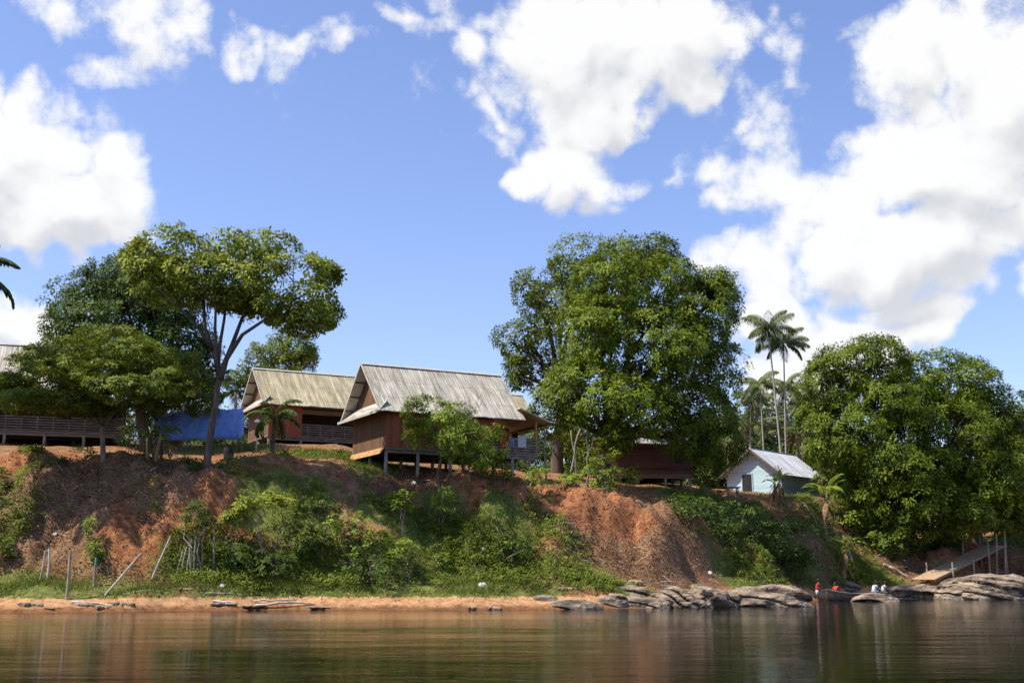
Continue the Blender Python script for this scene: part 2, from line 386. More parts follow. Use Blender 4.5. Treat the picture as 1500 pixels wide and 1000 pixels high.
# rock with strata and black water stain
m, t, b = mat_new('rock'); M['rock'] = m
c1 = ramp(t, noise_fac(t, 1.4, 8, .65, coords='Object', stretch=(.5, .5, 2.2)), [(.37,(.05,.04,.03)),(.49,(.24,.18,.125)),(.64,(.46,.355,.25))])
c2 = ramp(t, noise_fac(t, 6, 6, .7), [(.35,(.55,.55,.55)),(.65,(1,1,1))])
mm = t.n('ShaderNodeMix', data_type='RGBA', blend_type='MULTIPLY'); mm.inputs[0].default_value = .8; t.l(c1, mm.inputs[6]); t.l(c2, mm.inputs[7])
t.l(mm.outputs[2], b.inputs['Base Color']); b.inputs['Roughness'].default_value = .8
bp = t.n('ShaderNodeBump', i_Strength=1.0, i_Distance=.14); t.l(noise_fac(t, 3.0, 9, .7, stretch=(.6, .6, 2.2)), bp.inputs['Height']); t.l(bp.outputs[0], b.inputs['Normal'])
# ground: laterite, sand, dry soil, turf by stored masks of where each lies
m, t, b = mat_new('soil'); M['soil'] = m
def attr(t, n): return t.n('ShaderNodeAttribute', attribute_name=n).outputs['Fac']
big = noise_fac(t, .35, 6, .6); fine = noise_fac(t, 2.6, 9, .7); fine2 = noise_fac(t, 9, 6, .7)
red = ramp(t, fine, [(.30,(.07,.028,.013)),(.46,(.215,.085,.036)),(.66,(.38,.175,.078))])
tan = ramp(t, fine, [(.28,(.09,.053,.027)),(.5,(.215,.13,.063)),(.7,(.35,.235,.12))])
sand = ramp(t, fine, [(.3,(.22,.11,.05)),(.5,(.42,.23,.11)),(.75,(.56,.36,.19))])
turf = ramp(t, fine, [(.3,(.055,.07,.015)),(.5,(.11,.13,.028)),(.7,(.22,.20,.065))])
litter = ramp(t, fine2, [(.3,(.07,.035,.02)),(.5,(.19,.105,.055)),(.72,(.40,.27,.16))])
def mixc(f, a_, b_):
    mx = t.n('ShaderNodeMix', data_type='RGBA'); t.l(f, mx.inputs[0]); t.l(a_, mx.inputs[6]); t.l(b_, mx.inputs[7]); return mx.outputs[2]
def soft(f, a0, a1):
    mr = t.n('ShaderNodeMapRange', interpolation_type='SMOOTHSTEP', i_1=a0, i_2=a1); t.l(f, mr.inputs[0]); return mr.outputs[0]
jit = t.m('MULTIPLY', t.m('SUBTRACT', fine, .5), 1.4)
col = mixc(soft(big, .42, .60), red, tan)
col = mixc(soft(t.m('ADD', attr(t, 'm_red'), jit), .35, .65), col, red)
col = mixc(soft(t.m('ADD', attr(t, 'm_litter'), jit), .35, .65), col, litter)
col = mixc(soft(t.m('ADD', attr(t, 'm_turf'), jit), .35, .70), col, turf)
col = mixc(soft(t.m('ADD', attr(t, 'm_sand'), t.m('MULTIPLY', jit, .5)), .35, .60), col, sand)
geo = t.n('ShaderNodeNewGeometry'); sz = t.n('ShaderNodeSeparateXYZ'); t.l(geo.outputs['Position'], sz.inputs[0])
wet = t.n('ShaderNodeMapRange', interpolation_type='SMOOTHSTEP', i_1=.34, i_2=.06); t.l(t.m('ADD', sz.outputs[2], t.m('MULTIPLY', jit, .25)), wet.inputs[0])
wm = t.n('ShaderNodeMix', data_type='RGBA', blend_type='MULTIPLY'); t.l(wet.outputs[0], wm.inputs[0]); t.l(col, wm.inputs[6]); wm.inputs[7].default_value = (.42, .36, .32, 1)
col = wm.outputs[2]
t.l(col, b.inputs['Base Color']); b.inputs['Roughness'].default_value = .95; b.inputs['Specular IOR Level'].default_value = .15
bp = t.n('ShaderNodeBump', i_Strength=.8, i_Distance=.18); t.l(fine, bp.inputs['Height']); t.l(bp.outputs[0], b.inputs['Normal'])
# river water
m, t, b = mat_new('water'); M['water'] = m
b.inputs['Base Color'].default_value = (.005, .005, .0018, 1); b.inputs['Roughness'].default_value = .04
b.inputs['IOR'].default_value = 1.14; b.inputs['Specular IOR Level'].default_value = .5
n1 = noise_fac(t, .55, 5, .6, stretch=(.35, 1.1, 1)); n2 = noise_fac(t, 3.6, 4, .6, stretch=(.45, 1.3, 1)); n3 = noise_fac(t, .07, 3, .5, stretch=(.5, 1.6, 1))
patch = t.n('ShaderNodeMapRange', i_1=.35, i_2=.65, i_3=.35, i_4=1.35); t.l(n3, patch.inputs[0])
n4 = noise_fac(t, 14.0, 3, .5, stretch=(.7, 1.3, 1))
hh = t.m('MULTIPLY', t.m('ADD', t.m('ADD', t.m('MULTIPLY', n1, 1.5), t.m('MULTIPLY', n2, .34)), t.m('MULTIPLY', n4, .10)), patch.outputs[0])
bp = t.n('ShaderNodeBump', i_Strength=1.0, i_Distance=.020); t.l(hh, bp.inputs['Height']); t.l(bp.outputs[0], b.inputs['Normal'])

# ------------------------------------------------------------------ terrain
# per column of sight: knots (py, D) of waterline, beach top, bank foot, mid bank, bank lip, plateau near, plateau mid
COLS = {
 -500: [(905,None),(885,50),(860,52),(760,55),(690,58),(650,62),(640,75)],
 0:    [(897,None),(872,57.5),(848,59.5),(775,62.5),(705,65.5),(662,70),(648,80)],
 150:  [(896,None),(868,58),(846,60),(770,62.6),(702,65.2),(668,69),(650,82)],
 300:  [(894,None),(864,59.5),(845,61.5),(770,64),(712,64.6),(688,66.6),(652,82)],
 430:  [(893,None),(862,60.5),(842,62),(765,65),(705,66.3),(676,69.8),(652,84)],
 550:  [(893,None),(864,61),(840,63),(775,66),(722,68.5),(690,71),(658,84)],
 650:  [(893,None),(866,61.5),(838,63.5),(765,66.5),(712,69),(699,72),(672,84)],
 800:  [(892,None),(868,62.5),(838,65),(775,67.5),(728,70),(712,76),(692,90)],
 950:  [(890,None),(864,66),(840,68),(785,70.5),(738,74),(720,80),(708,95)],
 1080: [(886,None),(866,72),(848,75),(795,79.5),(748,85),(726,94),(716,106)],
 1160: [(880,None),(866,80),(846,83),(792,88),(750,92.5),(731,97),(721,106)],
 1250: [(874,None),(864,91),(846,94),(800,98),(762,102),(740,107),(728,118)],
 1330: [(873,None),(863,93.5),(852,95),(832,97),(808,99),(791,104),(783,116)],
 1450: [(873,None),(863,95),(856,98),(830,102),(794,106),(785,111),(779,124)],
 1600: [(873,None),(863,95),(856,98),(830,102),(794,106),(782,112),(772,126)],
 2200: [(873,None),(863,95),(856,98),(830,102),(794,106),(782,112),(772,126)],
}
_k, _D, _Z = [], [], []
for px in sorted(COLS):
    ds, zs = [], []
    for i, (py, D) in enumerate(COLS[px]):
        p = Pz(px, py) if D is None else P(px, py, D)
        if i == 0: p[2] = 0.0
        ds.append(p[1]); zs.append(p[2])
    zl = zs[-1]
    ds = [ds[0] - 25, ds[0] - 2] + ds + [ds[-1] + 40, ds[-1] + 140, 1500]
    up_ = 3.8 if px <= 430 else (3.2 if px <= 650 else (2.2 if px <= 950 else 1.0))
    zs = [-3.0, -0.5] + zs + [zl + up_, zl + up_ + 4, zl + up_ + 4]
    _k.append((px - 750) / F_PX); _D.append(ds); _Z.append(zs)
_k = np.array(_k); _D = np.array(_D); _Z = np.array(_Z)
def gz(x, y, detail=True):
    x = np.atleast_1d(np.asarray(x, float)); y = np.atleast_1d(np.asarray(y, float))
    p = np.stack([x, y, np.zeros_like(x)], -1)
    wx = fbm(p * .22 + 3.1, 3) * 1.1; wy = fbm(p * .22 + 41.7, 3) * .9
    near = np.clip((150 - y) / 60, 0, 1)
    k = (x + wx * near) / np.maximum(y, 20); yy = y + wy * near * .8
    nk = len(_k); j = np.clip(np.searchsorted(_k, k) - 1, 0, nk - 2)
    tt = np.clip((k - _k[j]) / (_k[j + 1] - _k[j]), 0, 1); tt = tt * tt * (3 - 2 * tt)
    Dk = _D[j] * (1 - tt[:, None]) + _D[j + 1] * tt[:, None]
    Zk = _Z[j] * (1 - tt[:, None]) + _Z[j + 1] * tt[:, None]
    z = np.full_like(x, -3.0)
    for i in range(Dk.shape[1] - 1):
        a, b_ = Dk[:, i], Dk[:, i + 1]
        s = (yy - a) / (b_ - a); mk = (s >= 0) & (s < 1)
        z = np.where(mk, Zk[:, i] * (1 - s) + Zk[:, i + 1] * s, z)
    if detail:
        bank = np.clip((z - 1.2) / 1.5, 0, 1) * np.clip((yy * 0 + 1), 0, 1)
        slope_zone = np.clip((yy - Dk[:, 4]) / 1.5, 0, 1) * np.clip((Dk[:, 7] + 1 - yy) / 2.5, 0, 1)
        z = z + fbm(p * .55 + 9, 4) * .13 * np.clip(z + .2, .1, 1) + bank * slope_zone * (fbm(p * np.array([.42, .20, 1]) + 77, 5, .55) * 1.0 + fbm(p * np.array([1.5, .8, 1]) + 12, 3) * .16)
    return z
def g1(x, y): return float(gz(x, y)[0])
def G(px, py, dmin=50.0, dmax=170.0):
    """where the sight line through a point of the photograph meets the bank"""
    Ds = np.arange(dmin, dmax, .25)
    d = px_dir(px, py); tt = Ds / d[1]
    xs = d[0] * tt; zs = CAM_H + d[2] * tt
    hit = np.where(gz(xs, Ds) >= zs)[0]
    i = hit[0] if len(hit) else len(Ds) - 1
    return np.array([xs[i], Ds[i], gz(xs[i], Ds[i])[0]])
def on(px, D):
    x = xat(px, D); return np.array([x, D, g1(x, D)])

ys = np.concatenate([np.arange(30, 54, 2.0), np.arange(54, 112, .30), np.arange(112, 160, 2.0), np.arange(160, 420, 20), np.arange(420, 1500, 180)])
ks = np.concatenate([np.linspace(-1.1, -.52, 24), np.arange(-.515, .52, .0040), np.linspace(.525, 1.1, 24)])
K2, Y2 = np.meshgrid(ks, ys); X2 = K2 * np.maximum(Y2, 40)
Z2 = gz(X2.ravel(), Y2.ravel()).reshape(X2.shape)
nx, ny = len(ks), len(ys)
me = bpy.data.meshes.new('riverbank_ground')
co = np.stack([X2, Y2, Z2], -1).reshape(-1, 3)
ii = np.arange(nx * ny).reshape(ny, nx)
fc = np.stack([ii[:-1, :-1], ii[:-1, 1:], ii[1:, 1:], ii[1:, :-1]], -1).reshape(-1, 4)
me.vertices.add(len(co)); me.vertices.foreach_set('co', co.astype(np.float32).ravel())
me.loops.add(fc.size); me.loops.foreach_set('vertex_index', fc.astype(np.int32).ravel())
me.polygons.add(len(fc)); me.polygons.foreach_set('loop_start', np.arange(0, fc.size, 4, dtype=np.int32))
me.update(calc_edges=True); me.shade_smooth()
def blobs(spec, pts):
    r = np.zeros(len(pts))
    for (px, py, rx, ry) in spec:
        c = G(px, py); rad_x = rx * c[1] / F_PX; rad_y = ry
        d = ((pts[:, 0] - c[0]) / rad_x) ** 2 + ((pts[:, 1] - c[1]) / rad_y) ** 2
        r = np.maximum(r, np.clip(1.25 - d * .75, 0, 1))
    return r
TURF = [(640,790,60,3),(590,850,90,2.0),(420,725,70,2.0),(545,690,40,1.2),(800,850,60,1.5),(40,862,130,1.6),(160,862,110,1.2),(350,855,130,2.2),(480,850,110,2.5),(640,850,110,2.6),(740,858,90,2.4),(680,800,75,2.0),(740,770,45,2.0),
        (480,668,60,3),(540,680,40,2),(330,655,60,3),(560,745,40,1.5),(1150,800,90,4),(1050,760,80,3.5),(1100,850,60,2),(1180,735,70,3),(1260,750,60,4),(1490,784,50,3),
        (900,862,40,1.2),(1280,850,60,2.0),(1000,740,60,2.5)]
LITTER = [(250,690,70,2.5),(620,715,50,2),(1200,775,50,4),(1210,810,50,3),(1180,760,40,3),(70,760,90,2.5),(40,700,80,2),(140,700,50,1.5),(885,812,60,1.5),(940,820,70,1.6),(900,830,110,2),(1000,790,60,2.4),(1230,780,60,4),(1290,810,60,3),(560,720,60,1.5),(1200,745,60,2)]
REDS = [(850,740,60,2.5),(900,750,60,2.5),(200,770,55,2.4),(230,735,40,1.5),(600,705,60,2.0),(830,735,70,2.0),(690,760,35,2),(760,715,60,2),(280,760,60,2),(620,740,50,2),(60,670,110,2),(1400,786,50,3)]
for nme, spec in (('m_turf', TURF), ('m_litter', LITTER), ('m_red', REDS)):
    at = me.attributes.new(nme, 'FLOAT', 'POINT'); at.data.foreach_set('value', blobs(spec, co).astype(np.float32))
near_m = (co[:, 1] < 112).astype(float)
sandm = np.clip((.80 - co[:, 2]) / .4, 0, 1) * near_m
far = np.clip((co[:, 1] - 112) / 30, 0, 1)
at = me.attributes.new('m_sand', 'FLOAT', 'POINT'); at.data.foreach_set('value', sandm.astype(np.float32))
tag(link('riverbank_ground', me, M['soil']), 'red laterite river bank with sandy foot and grassy patches', kind='structure')
wme = MB(); wme.add([(-1500,-800,0),(1500,-800,0),(1500,140,0),(-1500,140,0)], [(0,1,2,3)])
tag(wme.build('river_water', M['water']), 'dark still river reflecting the bank', kind='structure')

# ------------------------------------------------------------------ vegetation builders
UP = np.array([0, 0, 1.0])
def rand_unit(n): return nrm(RNG.normal(size=(n, 3)))
def clump_leaves(C, O, rc, nleaf, L, wd, droop=.35, flat=1.0, tint0=None, spread=1.0, outb=.7):
    n = len(C); nleaf = int(nleaf * 1.32); r = np.repeat(np.reshape(rc, (-1, 1)) * np.ones((n, 1)), nleaf, 0)
    c = np.repeat(C, nleaf, 0); o = np.repeat(O, nleaf, 0)
    d = nrm(rand_unit(n * nleaf) * spread + o * outb + UP * .15)
    pos = c + d * r * (RNG.random((n * nleaf, 1)) ** .5) * np.array([1, 1, flat])
    ax = nrm(d + rand_unit(n * nleaf) * .55 - UP * droop)
    nn = nrm(o * 1.0 + UP * .35 + rand_unit(n * nleaf) * .42)
    ax = nrm(ax - nn * np.sum(ax * nn, 1, keepdims=True) * .8)
    s = RNG.uniform(.7, 1.25, n * nleaf)
    tb = RNG.uniform(.15, .85, n) if tint0 is None else tint0
    t_ = np.clip(np.repeat(tb, nleaf) + RNG.normal(0, .11, n * nleaf), 0, 1)
    return leaf_quads(pos, ax, nn, L * s * .78, wd * s * .86), t_
def crown_clumps(E, dens, shell=(.80, 1.0), inner=.3, bump=.18, gap=-.55, bottom=-1.0, lr=1.3, lflat=.72):
    """E: list of (centre, radii). Lobes stand over the union of the ellipsoids and carry leaf clumps on their outer faces."""
    LC, LR, LO = [], [], []
    for i, (c, r) in enumerate(E):
        c = np.array(c); r = np.array(r); l_ = min(lr, float(r.min()) * .75)
        area = 4 * math.pi * ((r[0]*r[1])**1.6/3 + (r[0]*r[2])**1.6/3 + (r[1]*r[2])**1.6/3) ** (1/1.6)
        n = max(5, int(area / (l_ * l_ * 1.7)))
        u = rand_unit(n); q = u * RNG.uniform(shell[0], shell[1], (n, 1)) * (1 + bump * fbm(u * 2.2 + i * 7.7, 3)[:, None])
        pos = c + q * np.maximum(r - l_ * .55, r * .35)
        keep = (u[:, 2] > bottom) & (fbm(pos * .4 + i, 3) > gap)
        for j, (c2, r2) in enumerate(E):
            if j != i: keep &= np.linalg.norm((pos - c2) / r2, axis=1) > .62
        LC.append(pos[keep]); LO.append(nrm(u[keep] / r)); LR.append(l_ * RNG.uniform(.6, 1.25, keep.sum()))
    LC, LO, LR = np.vstack(LC), np.vstack(LO), np.concatenate(LR)
    m_ = np.maximum(4, (LR ** 2 * 9.0 * dens).astype(int)); idx = np.repeat(np.arange(len(LC)), m_)
    u = nrm(rand_unit(len(idx)) + LO[idx] * .55 + UP * .30)
    pos = LC[idx] + u * LR[idx][:, None] * np.array([1, 1, lflat]) * RNG.uniform(.82, 1.05, (len(idx), 1))
    keep = np.ones(len(idx), bool)
    for k0 in range(0, len(idx), 4000):
        sl = slice(k0, k0 + 4000)
        dd = np.linalg.norm((pos[sl, None, :] - LC[None]) / (LR[None, :, None] * np.array([1, 1, lflat])), axis=2)
        dd[np.arange(dd.shape[0]), idx[sl]] = 9
        keep[sl] = dd.min(1) > .72
    Cs, Os = [pos[keep]], [nrm(u[keep] + LO[idx][keep] * .4)]
    ni = int(keep.sum() * inner); q = RNG.integers(0, len(LC), ni)           # leaves deeper in the crown
    ci = np.array([c for c, r in E]); near = np.argmin(np.linalg.norm(LC[q][:, None] - ci[None], axis=2), 1)
    Cs.append(LC[q] + (ci[near] - LC[q]) * RNG.uniform(0, .5, (ni, 1)) + RNG.normal(0, .3, (ni, 3))); Os.append(nrm(LO[q] + UP * .3))
    return np.vstack(Cs), np.vstack(Os)
def limb_path(a, b, sag=.12, n=7, wob=.04):
    a = np.array(a, float); b = np.array(b, float); L = np.linalg.norm(b - a)
    s = np.linspace(0, 1, n)[:, None]
    p = a + (b - a) * s
    p[:, 2] += (np.sin(s[:, 0] * math.pi) * sag * L)
    off = RNG.normal(0, wob * L, (n, 3)); off[0] = off[-1] = 0
    return p + off * .5
def tree(name, label, cat, base, E, leafmat, trunkmat, r0=.3, fork=None, dens=1.1, rc=.62, nleaf=34, L=.34, wd=.13,
         group=None, droop=.35, gap=-.55, inner=.3, limbs=True, bottom=-1.0, flat=1.0, bump=.18, twigs=30, lean=None, paths=None, tint=None, lr=1.3, lflat=.72):
    base = np.array(base, float); t_ = thing(name, base, label, cat, group)
    tr = MB(); E = [(np.array(c, float), np.array(r, float)) for c, r in E]
    cen = np.mean([c for c, r in E], 0)
    fk = np.array(fork, float) if fork is not None else base + (cen - base) * .45
    mid = (base + fk) / 2 + np.array([RNG.normal(0, .15), RNG.normal(0, .15), 0]) * r0 * 3
    tr.tube([base - UP * .5, base + (mid-base)*.1, mid, fk], [r0 * 1.5, r0 * 1.08, r0 * .85, r0 * .72], 10)
    if paths:
        for (pts, rr) in paths: tr.tube(pts, rr, 7)
    elif limbs:
        for c, r in E:
            tgt = c + np.array([0, 0, -.1]) * r
            pth = limb_path(fk, tgt, .06); ra = r0 * .45
            tr.tube(pth, np.linspace(ra, ra * .3, len(pth)), 6)
            for q in range(3):
                e = c + rand_unit(1)[0] * r * .75
                tr.tube(limb_path(pth[3 + q % 3], e, .05, 5), np.linspace(ra * .4, ra * .12, 5), 5)
    C, O = crown_clumps(E, dens, inner=inner, gap=gap, bottom=bottom, bump=bump, lr=lr, lflat=lflat)
    if twigs and len(C):
        for q in RNG.choice(len(C), min(twigs, len(C)), replace=False):
            e = C[q]; i = int(np.argmin([np.linalg.norm((e - c) / r) for c, r in E])); c, r = E[i]
            tr.tube(limb_path(c - np.array([0, 0, .3]) * r, e, .04, 4), np.linspace(r0 * .16, r0 * .05, 4), 4)
    tr.build('trunk', trunkmat, t_, loc=base, smooth=True)
    tb = None if tint is None else np.clip(RNG.normal(tint, .17, len(C)), 0, 1)
    V, tt = clump_leaves(C, O, RNG.uniform(.75, 1.25, len(C)) * rc, nleaf, L, wd, droop=droop, flat=flat, tint0=tb)
    quads('crown', V, 4, tt, leafmat, t_, base)
    return t_
def EL(px, py, D, rx, ry, rd):      # an ellipsoid of crown: centre on a sight line, radii in photo pixels (x, z) and metres (depth)
    s = D / F_PX
    return (P(px, py, D), np.array([rx * s, rd, ry * s]))
def shrub(name, label, base, E, leafmat, group=None, cat='shrub', dens=2.6, rc=.24, nleaf=14, L=.22, wd=.10, stems=5, droop=.35, gap=-.25, r=.03, tint=None):
    base = np.array(base, float); t_ = thing(name, base, label, cat, group)
    E = [(np.array(c, float), np.array(q, float)) for c, q in E]
    st = MB(); paths = []
    for i in range(max(stems, 4)):
        c, q = E[i % len(E)]
        b0 = base + np.array([RNG.normal(0, .15 + q[0] * .25), RNG.normal(0, .15), -.2])
        e = c + rand_unit(1)[0] * q * .7 + UP * q[2] * .3
        pth = limb_path(b0, e, .05, 7, .09); paths.append(pth)
        st.tube(pth, np.linspace(r, r * .3, 7), 5)
    C, O = [], []
    for i, (c, q) in enumerate(E):
        n = int(math.pi * q[0] * q[2] * dens * 4) + 4
        u = rand_unit(n); p = c + u * q * (RNG.random((n, 1)) ** .45) * 1.12
        ok = fbm(p * 1.3 + i * 3.1, 2) > gap; C.append(p[ok]); O.append(nrm(u[ok] * .8 + UP * .7))
    C, O = np.vstack(C), np.vstack(O)
    C[:, 2] = np.maximum(C[:, 2], gz(C[:, 0], C[:, 1]) + .08)
    allp = np.vstack([p[2:] for p in paths])
    for k in RNG.choice(len(C), min(len(C), 30), replace=False):
        j = np.argmin(np.linalg.norm(allp - C[k], axis=1)); st.tube([allp[j], (allp[j] + C[k]) / 2 + UP * .04, C[k]], [r * .35, r * .25, r * .12], 4)
    st.build('stem', M['bark_pale'], t_, loc=base)
    tb = np.clip(RNG.normal(.5 if tint is None else tint, .2, len(C)) + .25 * fbm(C * .6, 2), 0, 1)
    V, tt = clump_leaves(C, O, RNG.uniform(.6, 1.4, len(C)) * rc, nleaf, L * RNG.uniform(.8, 1.15), wd, droop=droop, tint0=tb, flat=.6)
    quads('foliage', V, 4, tt, leafmat, t_, base)
    return t_
def frond_mesh(L, az, el0, bend, nl=34, ll=.55, mat=None, hang=.5, wid=.05):
    """one pinnate frond from the origin; returns rachis points and leaflet quads"""
    n = 14; s = np.linspace(0, 1, n); el_ = el0 - bend * s ** 1.3
    step = L / (n - 1); dr = np.cumsum(np.cos(el_)) * step; dz = np.cumsum(np.sin(el_)) * step
    h = np.array([math.cos(az), math.sin(az), 0.0]); pts = np.outer(dr, h); pts[:, 2] = dz; pts = np.vstack([[0, 0, 0], pts])
    ss = np.linspace(.14, 1.0, nl); idx = ss * n; i0 = np.clip(idx.astype(int), 0, n - 1); f = (idx - i0)[:, None]
    pos = pts[i0] * (1 - f) + pts[np.minimum(i0 + 1, n)] * f
    tg = nrm(pts[np.minimum(i0 + 1, n)] - pts[i0]); side = np.array([-h[1], h[0], 0.0])
    Vs = []
    for sg in (-1, 1):
        prof = np.sin(np.clip(ss * .95 + .03, 0, 1) * math.pi) ** .5
        ax = nrm(tg * .55 + side * sg * .9 - UP * hang + RNG.normal(0, .10, (nl, 3)))
        Vs.append(leaf_quads(pos, ax, nrm(UP + side * sg * .3 + RNG.normal(0, .15, (nl, 3))), ll * prof * RNG.uniform(.85, 1.15, nl), np.full(nl, wid)))
    return pts, np.vstack(Vs)
def palm(name, label, base, top, nf=10, L=2.6, r0=.10, mat=None, ll=.6, group=None, el=(.15, 1.3), bend=1.5, hang=.5, dry=0, cat='palm tree', trunkmat=None, nl=36, wid=.06, shaft=None):
    base = np.array(base, float); top = np.array(top, float); t_ = thing(name, base, label, cat, group)
    tr = MB(); mid = (base + top) / 2 + np.array([RNG.normal(0, .1), 0, 0]) * np.linalg.norm(top - base) * .12
    pts = [base - UP * .4] + [(1-s)**2 * base + 2*s*(1-s) * mid + s*s * top for s in np.linspace(0, 1, 9)]
    tr.tube(pts, np.linspace(r0 * 1.35, r0 * .8, len(pts)), 8).build('trunk', trunkmat or M['palm_bark'], t_, loc=base, smooth=True)
    if shaft:
        MB().tube([top - UP * .1, top + UP * shaft], [r0 * 1.0, r0 * .55], 8).build('crownshaft', M['frond'], t_, loc=base, smooth=True)
        top = top + UP * shaft * .8
    for i in range(nf):
        az = 2 * math.pi * (i * .382 * 1.0) + RNG.normal(0, .2)
        e0 = el[1] - (el[1] - el[0]) * (i / max(1, nf - 1)) + RNG.normal(0, .08)
        if i >= nf - dry: e0 = -.6
        pts, V = frond_mesh(L * RNG.uniform(.85, 1.1), az, e0, bend * RNG.uniform(.8, 1.2), nl, ll, hang=hang, wid=wid)
        mb = MB(); mb.tube(pts + top, np.linspace(.03, .008, len(pts)), 4)
        k = V.reshape(-1, 3) + top
        mb.add(k, [(4*q, 4*q+1, 4*q+2, 4*q+3) for q in range(len(V))])
        o = mb.build('frond', (M['frond_dry'] if i >= nf - dry else mat or M['frond']), t_, loc=base)
        at = o.data.attributes.new('tint', 'FLOAT', 'FACE'); at.data.foreach_set('value', np.clip(RNG.normal(.5, .22, len(o.data.polygons)), 0, 1).astype(np.float32))
    return t_
def banana(name, label, base, h, nf=7, L=1.8, dead=2, group='banana plants', stems=1, spread=.3, green=.5, size=.42):
    base = np.array(base, float); t_ = thing(name, base, label, 'banana plant', group)
    for s_ in range(stems):
        b0 = base + (np.array([RNG.normal(0, spread), RNG.normal(0, spread), 0]) if s_ else 0)
        hh = h * (1 if s_ == 0 else RNG.uniform(.6, .9)); lean = RNG.normal(0, .06, 2)
        top = b0 + np.array([lean[0] * hh, lean[1] * hh, hh])
        MB().tube([b0 - UP * .3, b0 + UP * .1, (b0 + top) / 2, top], [.14, .12, .10, .06], 8).build('stem', M['banana_stem'], t_, loc=base, smooth=True)
        for i in range(nf):
            isd = i >= nf - dead; az = i * 2.4 + RNG.normal(0, .3)
            e0 = (-.9 if isd else RNG.uniform(.5, 1.25)); bend = (.5 if isd else RNG.uniform(1.1, 1.9))
            n = 12; s = np.linspace(0, 1, n); el_ = e0 - bend * s ** 1.4; LL = L * RNG.uniform(.7, 1.1)
            h_ = np.array([math.cos(az), math.sin(az), 0]); pts = np.outer(np.cumsum(np.cos(el_)) * LL / n, h_); pts[:, 2] = np.cumsum(np.sin(el_)) * LL / n
            pts = pts + top - UP * (RNG.uniform(.1, .5) if isd else .05); side = np.array([-h_[1], h_[0], 0])
            mb = MB(); wv = size * .5 * np.sin(np.clip((s - .12) / .88, 0.02, 1) ** .7 * math.pi) * (.45 if isd else 1)
            for sg in (-1, 1):
                for j in range(1, n - 1):
                    if RNG.random() < .08: continue
                    a0, a1 = pts[j], pts[j] * .12 + pts[j + 1] * .88
                    dz = -UP * .45 - UP * RNG.uniform(0, .5)
                    o0 = a0 + (side * sg + dz * .6) * wv[j]; o1 = a1 + (side * sg + dz * .6) * wv[j + 1]
                    mb.add([a0, a1, o1, o0], [(0, 1, 2, 3)])
            mb.tube(pts, np.linspace(.022, .006, n), 4)
            o = mb.build('leaf', M['dead_leaf'] if isd else M['banana'], t_, loc=base)
            at = o.data.attributes.new('tint', 'FLOAT', 'FACE'); at.data.foreach_set('value', np.clip(RNG.normal(green, .2, len(o.data.polygons)), 0, 1).astype(np.float32))
    return t_

